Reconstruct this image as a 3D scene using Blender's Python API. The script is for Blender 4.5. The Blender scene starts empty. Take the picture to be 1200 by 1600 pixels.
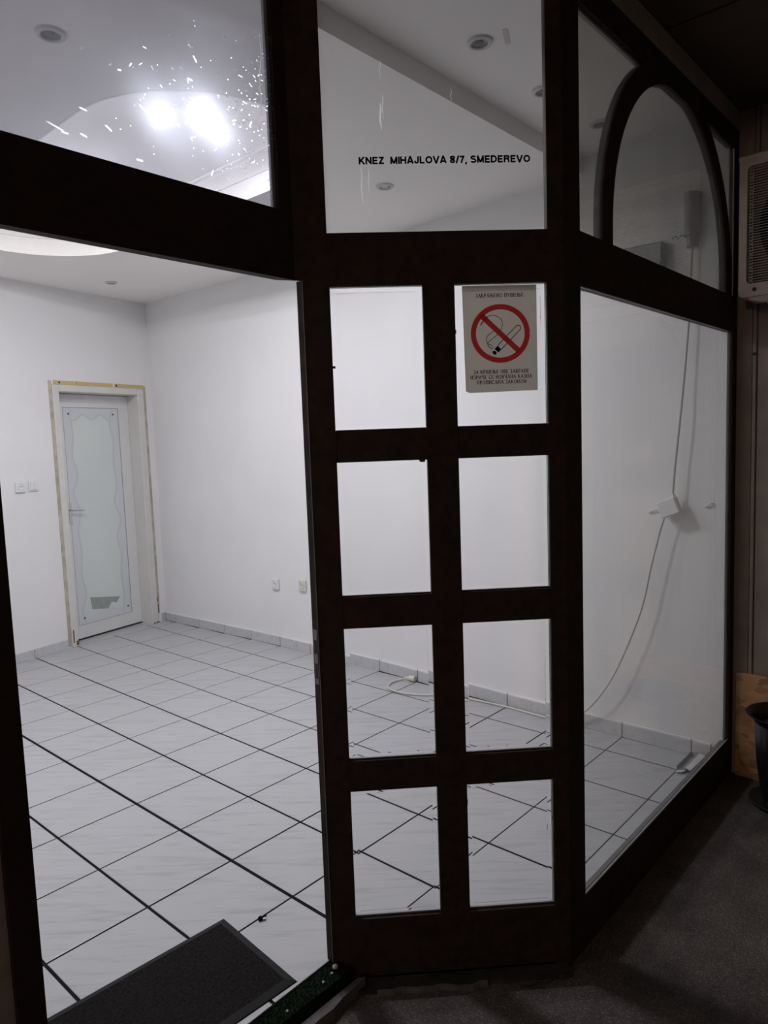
import bpy, bmesh, math, random
from mathutils import Vector, Matrix
from mathutils.geometry import tessellate_polygon

# ------------------------------------------------------------------ camera / light / exposure
T = 1.0 / 3.0                      # one floor tile = 33.3 cm; coordinates below are in tiles
scene = bpy.context.scene
COL = scene.collection

cam_d = bpy.data.cameras.new('camera')
cam = bpy.data.objects.new('camera', cam_d)
COL.objects.link(cam)
scene.camera = cam
cam_d.sensor_fit = 'HORIZONTAL'
cam_d.sensor_width = 36.0
cam_d.lens = 1115.99 / 1200.0 * 36.0
cam_d.clip_start = 0.02
CAMP = Vector((5.30493, 8.25017, 4.46914))
R = ((-0.6631, 0.7477, -0.0355), (0.0963, 0.0382, -0.9946), (-0.7423, -0.6629, -0.0973))
m = Matrix(((R[0][0], -R[1][0], -R[2][0]), (R[0][1], -R[1][1], -R[2][1]), (R[0][2], -R[1][2], -R[2][2])))
cam.matrix_world = Matrix.Translation(CAMP * T) @ m.to_quaternion().to_matrix().to_4x4()

world = bpy.data.worlds.new('world')
scene.world = world
world.use_nodes = True
bg = world.node_tree.nodes['Background']
bg.inputs[0].default_value = (1.0, 0.78, 0.62, 1)
bg.inputs[1].default_value = 0.07

# an unseen street lamp, assumed far to the left, to warm the shop front
sl = bpy.data.lights.new('assumed_street_light', 'POINT')
sl.energy = 450.0
sl.color = (1.0, 0.72, 0.55)
sl.shadow_soft_size = 0.3
slo = bpy.data.objects.new('assumed_street_light', sl)
slo.location = (14.0, 4.2, 3.2)
COL.objects.link(slo)

BULB_POWER = 2450.0                  # emission strength of the nearer ceiling lamp's bulbs
BULB_POWER_ADDED = 1020.0  # bulbs of the unseen lamp added to brighten the far wall
vs = scene.view_settings
vs.view_transform = 'Standard'
vs.look = 'None'
vs.exposure = 0.0
vs.gamma = 1.0
vs.use_curve_mapping = False

random.seed(7)
PI = math.pi
S2 = math.sqrt(0.5)

# ------------------------------------------------------------------ materials
def mat(name):
    mm = bpy.data.materials.new(name)
    mm.use_nodes = True
    nt = mm.node_tree
    nt.nodes.clear()
    out = nt.nodes.new('ShaderNodeOutputMaterial')
    return mm, nt, out

def simple(name, col, rough=0.6, metal=0.0, noise=0.0, nscale=8.0, bump=0.0, bscale=60.0, col2=None, spec=0.5):
    mm, nt, out = mat(name)
    b = nt.nodes.new('ShaderNodeBsdfPrincipled')
    b.inputs['Roughness'].default_value = rough
    b.inputs['Metallic'].default_value = metal
    b.inputs['Specular IOR Level'].default_value = spec
    nt.links.new(b.outputs[0], out.inputs[0])
    geo = nt.nodes.new('ShaderNodeNewGeometry')
    if noise > 0 or col2:
        n = nt.nodes.new('ShaderNodeTexNoise')
        n.inputs['Scale'].default_value = nscale
        n.inputs['Detail'].default_value = 5
        nt.links.new(geo.outputs['Position'], n.inputs['Vector'])
        r = nt.nodes.new('ShaderNodeValToRGB')
        r.color_ramp.elements[0].position = 0.35
        r.color_ramp.elements[1].position = 0.68
        c2 = col2 if col2 else tuple(max(0, c * (1 - noise)) for c in col)
        r.color_ramp.elements[0].color = (*c2, 1)
        r.color_ramp.elements[1].color = (*col, 1)
        nt.links.new(n.outputs['Fac'], r.inputs['Fac'])
        nt.links.new(r.outputs['Color'], b.inputs['Base Color'])
    else:
        b.inputs['Base Color'].default_value = (*col, 1)
    if bump > 0:
        n2 = nt.nodes.new('ShaderNodeTexNoise')
        n2.inputs['Scale'].default_value = bscale
        n2.inputs['Detail'].default_value = 4
        nt.links.new(geo.outputs['Position'], n2.inputs['Vector'])
        bp = nt.nodes.new('ShaderNodeBump')
        bp.inputs['Strength'].default_value = bump
        bp.inputs['Distance'].default_value = 0.004
        nt.links.new(n2.outputs['Fac'], bp.inputs['Height'])
        nt.links.new(bp.outputs[0], b.inputs['Normal'])
    return mm

def glass(name, tint, haze=0.0, haze_rough=0.9, veil=0.0, dirt_scale=3.0):
    """flat window glass: clear transmission, Fresnel reflection, and a film of dirt that scatters light."""
    mm, nt, out = mat(name)
    geo = nt.nodes.new('ShaderNodeNewGeometry')
    ior = nt.nodes.new('ShaderNodeMapRange')
    ior.inputs['To Min'].default_value = 1.5
    ior.inputs['To Max'].default_value = 1 / 1.5
    nt.links.new(geo.outputs['Backfacing'], ior.inputs['Value'])
    fr = nt.nodes.new('ShaderNodeFresnel')
    nt.links.new(ior.outputs[0], fr.inputs['IOR'])
    tr = nt.nodes.new('ShaderNodeBsdfTransparent')
    tr.inputs[0].default_value = (*tint, 1)
    gl = nt.nodes.new('ShaderNodeBsdfGlossy')
    gl.inputs['Roughness'].default_value = 0.02
    base = tr.outputs[0]
    if haze > 0 or veil > 0:
        n = nt.nodes.new('ShaderNodeTexNoise')
        n.inputs['Scale'].default_value = dirt_scale
        n.inputs['Detail'].default_value = 6
        mp = nt.nodes.new('ShaderNodeMapping')
        mp.inputs['Scale'].default_value = (1.6, 1.6, 0.35)
        nt.links.new(geo.outputs['Position'], mp.inputs[0])
        nt.links.new(mp.outputs[0], n.inputs['Vector'])
    if haze > 0:
        rf = nt.nodes.new('ShaderNodeBsdfRefraction')
        rf.inputs['IOR'].default_value = 1.035
        rf.inputs['Roughness'].default_value = haze_rough
        mr = nt.nodes.new('ShaderNodeMapRange')
        mr.inputs['From Min'].default_value = 0.3
        mr.inputs['From Max'].default_value = 0.7
        mr.inputs['To Min'].default_value = haze * 0.6
        mr.inputs['To Max'].default_value = haze * 1.4
        nt.links.new(n.outputs['Fac'], mr.inputs[0])
        mx = nt.nodes.new('ShaderNodeMixShader')
        nt.links.new(mr.outputs[0], mx.inputs[0])
        nt.links.new(base, mx.inputs[1])
        nt.links.new(rf.outputs[0], mx.inputs[2])
        base = mx.outputs[0]
        rf2 = nt.nodes.new('ShaderNodeBsdfRefraction')
        rf2.inputs['IOR'].default_value = 1.14
        rf2.inputs['Roughness'].default_value = 1.0
        rf2.inputs['Color'].default_value = (0.86, 0.90, 1.0, 1)
        mx = nt.nodes.new('ShaderNodeMixShader')
        mx.inputs[0].default_value = min(0.022, haze * 4)
        nt.links.new(base, mx.inputs[1])
        nt.links.new(rf2.outputs[0], mx.inputs[2])
        base = mx.outputs[0]
    if veil > 0:
        tl = nt.nodes.new('ShaderNodeBsdfTranslucent')
        tl.inputs[0].default_value = (0.8, 0.8, 0.8, 1)
        mr = nt.nodes.new('ShaderNodeMapRange')
        mr.inputs['From Min'].default_value = 0.3
        mr.inputs['From Max'].default_value = 0.7
        mr.inputs['To Min'].default_value = veil * 0.5
        mr.inputs['To Max'].default_value = veil * 1.5
        nt.links.new(n.outputs['Fac'], mr.inputs[0])
        mx = nt.nodes.new('ShaderNodeMixShader')
        nt.links.new(mr.outputs[0], mx.inputs[0])
        nt.links.new(base, mx.inputs[1])
        nt.links.new(tl.outputs[0], mx.inputs[2])
        base = mx.outputs[0]
    mx = nt.nodes.new('ShaderNodeMixShader')
    nt.links.new(fr.outputs[0], mx.inputs[0])
    nt.links.new(base, mx.inputs[1])
    nt.links.new(gl.outputs[0], mx.inputs[2])
    nt.links.new(mx.outputs[0], out.inputs[0])
    return mm

def paper(name, col, trans, rough=0.6):
    """thin sheet that lets light through from behind."""
    mm, nt, out = mat(name)
    d = nt.nodes.new('ShaderNodeBsdfDiffuse')
    d.inputs[0].default_value = (*col, 1)
    t = nt.nodes.new('ShaderNodeBsdfTranslucent')
    t.inputs[0].default_value = (*col, 1)
    mx = nt.nodes.new('ShaderNodeMixShader')
    mx.inputs[0].default_value = trans
    nt.links.new(d.outputs[0], mx.inputs[1])
    nt.links.new(t.outputs[0], mx.inputs[2])
    nt.links.new(mx.outputs[0], out.inputs[0])
    return mm

def tile_material(name, base, vein, rough, grazing=True):
    mm, nt, out = mat(name)
    b = nt.nodes.new('ShaderNodeBsdfPrincipled')
    b.inputs['Roughness'].default_value = rough
    nt.links.new(b.outputs[0], out.inputs[0])
    geo = nt.nodes.new('ShaderNodeNewGeometry')
    oi = nt.nodes.new('ShaderNodeObjectInfo')
    mp = nt.nodes.new('ShaderNodeMapping')
    mp.inputs['Rotation'].default_value = (0, 0, math.radians(48.5))
    nt.links.new(geo.outputs['Position'], mp.inputs[0])
    mp2 = nt.nodes.new('ShaderNodeMapping')
    mp2.inputs['Scale'].default_value = (4.0, 34.0, 20.0)
    nt.links.new(mp.outputs[0], mp2.inputs[0])
    off = nt.nodes.new('ShaderNodeVectorMath')
    off.operation = 'ADD'
    nt.links.new(mp2.outputs[0], off.inputs[0])
    sc = nt.nodes.new('ShaderNodeVectorMath')
    sc.operation = 'SCALE'
    sc.inputs[0].default_value = (13, 57, 31)
    nt.links.new(oi.outputs['Random'], sc.inputs['Scale'])
    nt.links.new(sc.outputs[0], off.inputs[1])
    n = nt.nodes.new('ShaderNodeTexNoise')
    n.inputs['Scale'].default_value = 1.0
    n.inputs['Detail'].default_value = 6
    n.inputs['Roughness'].default_value = 0.62
    n.inputs['Distortion'].default_value = 0.5
    nt.links.new(off.outputs[0], n.inputs['Vector'])
    r = nt.nodes.new('ShaderNodeValToRGB')
    r.color_ramp.elements[0].position = 0.30
    r.color_ramp.elements[0].color = (*vein, 1)
    r.color_ramp.elements[1].position = 0.50
    r.color_ramp.elements[1].color = (*base, 1)
    nt.links.new(n.outputs['Fac'], r.inputs['Fac'])
    nt.links.new(r.outputs[0], b.inputs['Base Color'])
    return mm

M = {}
M['wall'] = simple('white_wall_paint', (0.85, 0.84, 0.845), 0.85, noise=0.035, nscale=2.2, bump=0.12, bscale=45, spec=0.2)
M['ceiling'] = simple('white_ceiling_paint', (0.93, 0.90, 0.875), 0.9, noise=0.02, nscale=1.5, spec=0.2)
M['tile'] = tile_material('marbled_floor_tile', (0.48, 0.477, 0.492), (0.385, 0.385, 0.40), 0.32)
M['skirting'] = tile_material('marbled_skirting_tile', (0.58, 0.58, 0.60), (0.48, 0.48, 0.50), 0.35)
M['grout'] = simple('dark_grout', (0.018, 0.017, 0.021), 0.9, noise=0.4, nscale=9, spec=0.1)
M['frame'] = simple('dark_brown_frame_paint', (0.040, 0.023, 0.019), 0.6, noise=0.4, nscale=30, bump=0.1, bscale=80, spec=0.15)
M['frame_in'] = simple('grey_inner_frame', (0.10, 0.10, 0.105), 0.6)
M['bead'] = simple('pale_glazing_bead', (0.36, 0.36, 0.37), 0.6)
M['glass_transom'] = glass('dusty_transom_glass', (0.84, 0.84, 0.875), haze=0.005, veil=0.05)
M['glass_mid'] = glass('transom_glass', (0.93, 0.93, 0.925), haze=0.02, veil=0.025)
M['glass_door'] = glass('clear_door_glass', (0.995, 0.995, 0.998))
M['glass_right'] = glass('dirty_window_glass', (0.97, 0.97, 0.96), haze=0.01, veil=0.03)
M['glass_arch'] = glass('grimy_arch_glass', (0.66, 0.65, 0.62), haze=0.02, veil=0.03)
def bevel_glass():
    mm, nt, out = mat('bevelled_glass_edge')
    g = nt.nodes.new('ShaderNodeBsdfGlass')
    g.inputs['IOR'].default_value = 1.5
    g.inputs['Roughness'].default_value = 0.0
    nt.links.new(g.outputs[0], out.inputs[0])
    return mm
M['glass_bevel'] = bevel_glass()
M['door_white'] = simple('old_white_door_paint', (0.74, 0.735, 0.725), 0.5, noise=0.04, nscale=7)
M['casing'] = simple('cream_white_casing_paint', (0.72, 0.695, 0.67), 0.55, noise=0.06, nscale=9)
M['frosted'] = simple('frosted_green_white_glass', (0.69, 0.735, 0.715), 0.4, noise=0.04, nscale=2.0)
M['etch'] = simple('etched_wavy_border', (0.66, 0.68, 0.70), 0.5)
M['etch_dark'] = simple('etched_border_shade', (0.60, 0.62, 0.635), 0.5)
M['gap_pane'] = simple('clear_grey_green_pane', (0.36, 0.40, 0.385), 0.3, noise=0.15, nscale=20)
M['yellow_wood'] = simple('yellow_raw_wood', (0.66, 0.47, 0.15), 0.8, noise=0.35, nscale=25, col2=(0.58, 0.48, 0.27))
M['beige_plaster'] = simple('beige_plaster_edge', (0.60, 0.55, 0.46), 0.9, noise=0.35, nscale=14)
M['rot'] = simple('chipped_brown_wood', (0.16, 0.10, 0.07), 0.9)
M['plastic'] = simple('white_socket_plastic', (0.78, 0.78, 0.77), 0.35)
M['plastic_cream'] = simple('cream_plastic', (0.70, 0.68, 0.60), 0.4)
M['dark'] = simple('dark_hole', (0.02, 0.02, 0.02), 0.8)
M['black'] = simple('black_vinyl', (0.004, 0.004, 0.004), 0.7, spec=0.1)
M['steel'] = simple('dull_steel', (0.20, 0.18, 0.17), 0.45, metal=0.6, noise=0.3, nscale=60)
M['chrome'] = simple('chrome_handle', (0.6, 0.6, 0.6), 0.2, metal=1.0)
M['ring'] = simple('white_lamp_ring', (0.60, 0.60, 0.60), 0.4)
M['reflector'] = simple('grey_reflector', (0.085, 0.08, 0.085), 0.3, noise=0.5, nscale=40)
M['reflector_pale'] = simple('pale_bulb_glass', (0.45, 0.45, 0.45), 0.3)
M['cable'] = simple('grey_white_cable', (0.42, 0.39, 0.36), 0.5)
M['cable_pale'] = simple('pale_cable', (0.66, 0.64, 0.58), 0.5)
M['mat_pile'] = simple('charcoal_mat_pile', (0.022, 0.019, 0.018), 0.95, noise=0.6, nscale=120, bump=1.0, bscale=260, spec=0.1)
M['mat_rim'] = simple('black_rubber_rim', (0.009, 0.0085, 0.0095), 0.7, bump=0.2, bscale=150, spec=0.25)
M['turf'] = simple('green_artificial_turf', (0.010, 0.020, 0.011), 0.95, noise=0.5, nscale=60, spec=0.1)
M['turf_blade'] = simple('turf_blade', (0.016, 0.034, 0.017), 0.9, spec=0.1)
M['kerb'] = simple('grey_kerb_stone', (0.16, 0.145, 0.145), 0.9, noise=0.35, nscale=20, bump=0.5, bscale=120, spec=0.1)
M['ledge'] = simple('dark_concrete_ledge', (0.055, 0.047, 0.043), 0.95, noise=0.5, nscale=12, bump=0.6, bscale=110, spec=0.1)
M['soffit'] = simple('brown_soffit_panel', (0.085, 0.058, 0.045), 0.8, noise=0.3, nscale=3)
M['beam'] = simple('grey_brown_fascia', (0.24, 0.20, 0.195), 0.9, noise=0.25, nscale=8)
M['outwall'] = simple('grey_beige_board', (0.22, 0.175, 0.145), 0.8, noise=0.3, nscale=6)
M['outplaster'] = simple('outer_plaster', (0.34, 0.31, 0.28), 0.9, noise=0.3, nscale=10)
M['ac'] = simple('grey_white_ac_case', (0.42, 0.37, 0.35), 0.55, noise=0.15, nscale=12)
M['ac_wire'] = simple('grey_grille_wire', (0.30, 0.27, 0.25), 0.5)
M['ac_dark'] = simple('dark_ac_inside', (0.012, 0.010, 0.010), 0.7)
M['ac_fin'] = simple('brown_fin', (0.11, 0.088, 0.078), 0.6)
M['pot'] = simple('black_plant_pot', (0.006, 0.006, 0.007), 0.35)
M['saucer'] = simple('black_saucer', (0.012, 0.011, 0.012), 0.45)
M['soil'] = simple('dark_soil', (0.010, 0.008, 0.006), 1.0, bump=0.8)
M['sign'] = paper('grey_backlit_paper', (0.68, 0.65, 0.61), 0.62)
M['sign_red'] = paper('red_print', (0.74, 0.07, 0.07), 0.8)
def speck_mat():
    mm, nt, out = mat('white_paint_speck')
    t = nt.nodes.new('ShaderNodeBsdfTranslucent')
    t.inputs[0].default_value = (1, 1, 1, 1)
    r = nt.nodes.new('ShaderNodeBsdfRefraction')
    r.inputs['IOR'].default_value = 1.14
    r.inputs['Roughness'].default_value = 0.85
    mx = nt.nodes.new('ShaderNodeMixShader')
    mx.inputs[0].default_value = 0.55
    nt.links.new(t.outputs[0], mx.inputs[1])
    nt.links.new(r.outputs[0], mx.inputs[2])
    nt.links.new(mx.outputs[0], out.inputs[0])
    return mm
M['speck'] = speck_mat()
M['tape'] = simple('brown_tape', (0.10, 0.055, 0.035), 0.8)
M['patch'] = simple('dingy_ceiling_patch', (0.74, 0.69, 0.65), 0.9, noise=0.2, nscale=30)
M['wallbox'] = simple('grey_wall_box', (0.34, 0.345, 0.37), 0.6)
M['paperbox'] = simple('white_carton', (0.62, 0.62, 0.65), 0.6)
M['pebble'] = simple('pale_pebble', (0.45, 0.43, 0.40), 0.8)

def osb():
    mm, nt, out = mat('chipboard_osb')
    b = nt.nodes.new('ShaderNodeBsdfPrincipled')
    b.inputs['Roughness'].default_value = 0.85
    nt.links.new(b.outputs[0], out.inputs[0])
    geo = nt.nodes.new('ShaderNodeNewGeometry')
    mp = nt.nodes.new('ShaderNodeMapping')
    mp.inputs['Scale'].default_value = (1.0, 1.0, 2.2)
    nt.links.new(geo.outputs['Position'], mp.inputs[0])
    v = nt.nodes.new('ShaderNodeTexVoronoi')
    v.inputs['Scale'].default_value = 22
    nt.links.new(mp.outputs[0], v.inputs['Vector'])
    r = nt.nodes.new('ShaderNodeValToRGB')
    r.color_ramp.elements[0].color = (0.19, 0.095, 0.042, 1)
    r.color_ramp.elements[1].color = (0.40, 0.23, 0.11, 1)
    sep = nt.nodes.new('ShaderNodeSeparateColor')
    nt.links.new(v.outputs['Color'], sep.inputs[0])
    nt.links.new(sep.outputs[0], r.inputs['Fac'])
    nt.links.new(r.outputs[0], b.inputs['Base Color'])
    return mm
M['osb'] = osb()

def pavement():
    mm, nt, out = mat('terrazzo_pavement')
    b = nt.nodes.new('ShaderNodeBsdfPrincipled')
    b.inputs['Roughness'].default_value = 0.85
    b.inputs['Specular IOR Level'].default_value = 0.25
    nt.links.new(b.outputs[0], out.inputs[0])
    geo = nt.nodes.new('ShaderNodeNewGeometry')
    big = nt.nodes.new('ShaderNodeTexNoise')
    big.inputs['Scale'].default_value = 5
    big.inputs['Detail'].default_value = 7
    fine = nt.nodes.new('ShaderNodeTexVoronoi')
    fine.inputs['Scale'].default_value = 420
    for n in (big, fine):
        nt.links.new(geo.outputs['Position'], n.inputs['Vector'])
    r1 = nt.nodes.new('ShaderNodeValToRGB')
    r1.color_ramp.elements[0].position = 0.3
    r1.color_ramp.elements[1].position = 0.7
    r1.color_ramp.elements[0].color = (0.050, 0.042, 0.040, 1)
    r1.color_ramp.elements[1].color = (0.120, 0.104, 0.098, 1)
    nt.links.new(big.outputs['Fac'], r1.inputs['Fac'])
    sep = nt.nodes.new('ShaderNodeSeparateColor')
    nt.links.new(fine.outputs['Color'], sep.inputs[0])
    r2 = nt.nodes.new('ShaderNodeValToRGB')
    r2.color_ramp.elements[0].position = 0.72
    r2.color_ramp.elements[1].position = 1.0
    r2.color_ramp.elements[0].color = (0.8, 0.8, 0.8, 1)
    r2.color_ramp.elements[1].color = (2.4, 2.3, 2.2, 1)
    nt.links.new(sep.outputs[0], r2.inputs['Fac'])
    mul = nt.nodes.new('ShaderNodeMix')
    mul.data_type = 'RGBA'
    mul.blend_type = 'MULTIPLY'
    mul.inputs[0].default_value = 1.0
    nt.links.new(r1.outputs[0], mul.inputs[6])
    nt.links.new(r2.outputs[0], mul.inputs[7])
    nt.links.new(mul.outputs[2], b.inputs['Base Color'])
    bp = nt.nodes.new('ShaderNodeBump')
    bp.inputs['Strength'].default_value = 0.8
    bp.inputs['Distance'].default_value = 0.004
    n2 = nt.nodes.new('ShaderNodeTexNoise')
    n2.inputs['Scale'].default_value = 90
    n2.inputs['Detail'].default_value = 5
    nt.links.new(geo.outputs['Position'], n2.inputs['Vector'])
    nt.links.new(n2.outputs['Fac'], bp.inputs['Height'])
    nt.links.new(bp.outputs[0], b.inputs['Normal'])
    return mm
M['pavement'] = pavement()

def bulb_mat(name, power):
    mm, nt, out = mat(name)
    e = nt.nodes.new('ShaderNodeEmission')
    e.inputs[0].default_value = (0.945, 0.952, 1.0, 1)
    e.inputs[1].default_value = power
    nt.links.new(e.outputs[0], out.inputs[0])
    return mm
M['bulb'] = bulb_mat('lit_bulb', BULB_POWER)
M['bulb_added'] = bulb_mat('lit_bulb_added', BULB_POWER_ADDED)

# ------------------------------------------------------------------ geometry helpers (tile units)
class Frame:
    """local axes of a wall or shop-front facet: a along it, b out of it, c up."""
    def __init__(self, o, ea, eb, ec=(0, 0, 1)):
        self.o, self.ea, self.eb, self.ec = Vector(o), Vector(ea), Vector(eb), Vector(ec)
    def __call__(self, a, b, c):
        return self.o + self.ea * a + self.eb * b + self.ec * c
W = Frame((0, 0, 0), (1, 0, 0), (0, 1, 0))
LF = Frame((0, 3.93, 0), (1, 0, 0), (0, 1, 0))                       # left facet (doorway), a = u
MF = Frame((1.42, 3.93, 0), (-S2, S2, 0), (S2, S2, 0))               # middle facet at 45 degrees
RF = Frame((0, 5.45, 0), (1, 0, 0), (0, 1, 0))                       # right facet, a = u
BWD = Vector((-0.98387, -0.17889, 0))
BW = Frame((-0.9552, -7.816, 0), BWD, (-0.17889, 0.98387, 0))        # back wall, a to the right, b into the room

class MB:
    def __init__(self):
        self.bm = bmesh.new()
    def box(self, f, a0, a1, b0, b1, c0, c1, bev=0.0):
        vs_ = [self.bm.verts.new(f(a, b, c)) for a in (a0, a1) for b in (b0, b1) for c in (c0, c1)]
        q = [(0, 1, 3, 2), (4, 6, 7, 5), (0, 4, 5, 1), (2, 3, 7, 6), (0, 2, 6, 4), (1, 5, 7, 3)]
        fs = [self.bm.faces.new([vs_[i] for i in t]) for t in q]
        if bev > 0:
            es = list({e for fc in fs for e in fc.edges})
            bmesh.ops.bevel(self.bm, geom=es, offset=bev, segments=1, affect='EDGES', profile=0.5)
        return self
    def prism(self, pts, h):
        """pts: list of 3-D points (a polygon), h: extrusion vector."""
        h = Vector(h)
        lo = [self.bm.verts.new(Vector(p)) for p in pts]
        hi = [self.bm.verts.new(Vector(p) + h) for p in pts]
        n = len(pts)
        self.bm.faces.new(lo[::-1])
        self.bm.faces.new(hi)
        for i in range(n):
            self.bm.faces.new((lo[i], lo[(i + 1) % n], hi[(i + 1) % n], hi[i]))
        return self
    def poly(self, pts):
        self.bm.faces.new([self.bm.verts.new(Vector(p)) for p in pts])
        return self
    def tube(self, pts, r, n=8, closed=False, cap=True):
        pts = [Vector(p) for p in pts]
        rings = []
        N = len(pts)
        up = Vector((0.13, 0.21, 0.97)).normalized()
        prev = None
        for i, p in enumerate(pts):
            if closed:
                d = pts[(i + 1) % N] - pts[i - 1]
            else:
                d = pts[min(i + 1, N - 1)] - pts[max(i - 1, 0)]
            d.normalize()
            x = d.cross(up) if prev is None else prev - d * prev.dot(d)
            if x.length < 1e-4:
                x = d.cross(Vector((1, 0, 0)))
            x.normalize()
            prev = x
            y = d.cross(x)
            rr = r[i] if isinstance(r, (list, tuple)) else r
            rings.append([self.bm.verts.new(p + x * math.cos(2 * PI * k / n) * rr + y * math.sin(2 * PI * k / n) * rr) for k in range(n)])
        for i in range(N if closed else N - 1):
            A, B = rings[i], rings[(i + 1) % N]
            for k in range(n):
                self.bm.faces.new((A[k], A[(k + 1) % n], B[(k + 1) % n], B[k]))
        if cap and not closed:
            self.bm.faces.new(rings[0][::-1])
            self.bm.faces.new(rings[-1])
        return self
    def lathe(self, c, prof, n=32, ax=(1, 0, 0), ay=(0, 1, 0), az=(0, 0, 1)):
        c, ax, ay, az = Vector(c), Vector(ax), Vector(ay), Vector(az)
        rings = []
        for r, z in prof:
            if r < 1e-6:
                rings.append([self.bm.verts.new(c + az * z)])
            else:
                rings.append([self.bm.verts.new(c + az * z + ax * r * math.cos(2 * PI * k / n) + ay * r * math.sin(2 * PI * k / n)) for k in range(n)])
        for A, B in zip(rings, rings[1:]):
            for k in range(n):
                k2 = (k + 1) % n
                if len(A) == 1 and len(B) == 1:
                    continue
                if len(A) == 1:
                    self.bm.faces.new((A[0], B[k], B[k2]))
                elif len(B) == 1:
                    self.bm.faces.new((A[k], A[k2], B[0]))
                else:
                    self.bm.faces.new((A[k], A[k2], B[k2], B[k]))
        return self
    def sweep(self, path, prof, closed=True):
        """prof: (outward offset, z) pairs swept along a flat path of (point, outward dir)."""
        rings = [[self.bm.verts.new(p + o * a + Vector((0, 0, z))) for a, z in prof] for p, o in path]
        N = len(rings)
        for i in range(N if closed else N - 1):
            A, B = rings[i], rings[(i + 1) % N]
            for k in range(len(prof) - 1):
                self.bm.faces.new((A[k], A[k + 1], B[k + 1], B[k]))
        return self
    def build(self, name, material, parent=None, label=None, cat=None, group=None, kind=None, smooth=False, origin=None, recalc=True):
        bm = self.bm
        if recalc:
            bmesh.ops.recalc_face_normals(bm, faces=bm.faces)
        for v in bm.verts:
            v.co *= T
        lo = Vector([min(v.co[i] for v in bm.verts) for i in range(3)])
        hi = Vector([max(v.co[i] for v in bm.verts) for i in range(3)])
        o = Vector(((lo.x + hi.x) / 2, (lo.y + hi.y) / 2, lo.z)) if origin is None else Vector(origin) * T
        for v in bm.verts:
            v.co -= o
        me = bpy.data.meshes.new(name)
        bm.to_mesh(me)
        bm.free()
        mats = material if isinstance(material, list) else [material]
        for mm in mats:
            me.materials.append(M[mm] if isinstance(mm, str) else mm)
        if smooth:
            me.shade_smooth()
            me.set_sharp_from_angle(angle=math.radians(40))
        return link(name, me, o, parent, label, cat, group, kind)

def wloc(o):
    v = Vector(o.location)
    while o.parent:
        o = o.parent
        v += Vector(o.location)
    return v

def link(name, me, o, parent=None, label=None, cat=None, group=None, kind=None):
    ob = bpy.data.objects.new(name, me)
    COL.objects.link(ob)
    ob.location = o
    if parent:
        ob.parent = parent
        ob.location = Vector(o) - wloc(parent)
    if label:
        ob['label'] = label
    if cat:
        ob['category'] = cat
    if group:
        ob['group'] = group
    if kind:
        ob['kind'] = kind
    return ob

def empty(name, loc, label=None, cat=None, group=None, kind=None):
    ob = link(name, None, Vector(loc) * T, None, label, cat, group, kind)
    ob.empty_display_size = 0.05
    return ob

# ------------------------------------------------------------------ room shell
RW = [(-8.9, -4.62), (-8.52, -4.63), (-4.3, -4.80), (-1.0, -4.79), (2.6, -4.62), (5.40, -4.57)]
def uw(mm):
    for (m0, u0), (m1, u1) in zip(RW, RW[1:]):
        if mm <= m1:
            return u0 + (u1 - u0) * (mm - m0) / (m1 - m0)
    return RW[-1][1]
ZC, ZN, ZT = 8.17, 8.40, 8.66          # main ceiling, higher ceiling by the window, tray
LU = 4.35                               # left wall
def bw_m(u):                            # back wall m at given u
    s = (u + 0.9552) / BWD.x
    return -7.816 + BWD.y * s

# floor slab (grout bed) with the tiles as parts
mb = MB()
foot = [(uw(-8.5), bw_m(uw(-8.5))), (uw(-4.3), -4.3), (uw(-1), -1), (uw(2.6), 2.6), (uw(5.36), 5.36), (-0.06, 5.36), (1.36, 3.93), (LU, 3.93), (LU, bw_m(LU))]
mb.prism([(u, v, -0.30) for u, v in foot], (0, 0, 0.292))
floor = mb.build('floor', 'grout', kind='structure')

def clip(poly, a, b, c):                # keep a*u+b*v <= c
    out = []
    for i in range(len(poly)):
        p, q = poly[i], poly[(i + 1) % len(poly)]
        dp, dq = a * p[0] + b * p[1] - c, a * q[0] + b * q[1] - c
        if dp <= 0:
            out.append(p)
        if dp * dq < 0:
            t = dp / (dp - dq)
            out.append((p[0] + (q[0] - p[0]) * t, p[1] + (q[1] - p[1]) * t))
    return out
JU = {1: 0.021, 2: 0.016, 0: 0.015, -1: 0.015, 3: 0.016}            # half joint widths of the long joints
JM = {2: 0.012, 1: 0.010, 3: 0.011, 0: 0.010, -1: 0.009}
def inset(poly, d):
    c = Vector((sum(p[0] for p in poly) / len(poly), sum(p[1] for p in poly) / len(poly)))
    out = []
    for p in poly:
        v = Vector(p) - c
        out.append(tuple(c + v * max(0, 1 - d * 1.4 / max(v.length, 0.05))))
    return out
def tile_bm(poly):
    mb = MB()
    bm = mb.bm
    top = inset(poly, 0.006)
    n = len(poly)
    A = [bm.verts.new((p[0], p[1], -0.006)) for p in poly]
    B = [bm.verts.new((p[0], p[1], -0.0015)) for p in poly]
    Cc = [bm.verts.new((p[0], p[1], 0.0)) for p in top]
    bm.faces.new(Cc)
    for X, Y in ((A, B), (B, Cc)):
        for i in range(n):
            bm.faces.new((X[i], X[(i + 1) % n], Y[(i + 1) % n], Y[i]))
    bm.normal_update()
    if sum(f.normal.z for f in bm.faces) < 0:
        for f in bm.faces:
            f.normal_flip()
    return mb
cache = {}
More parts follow.
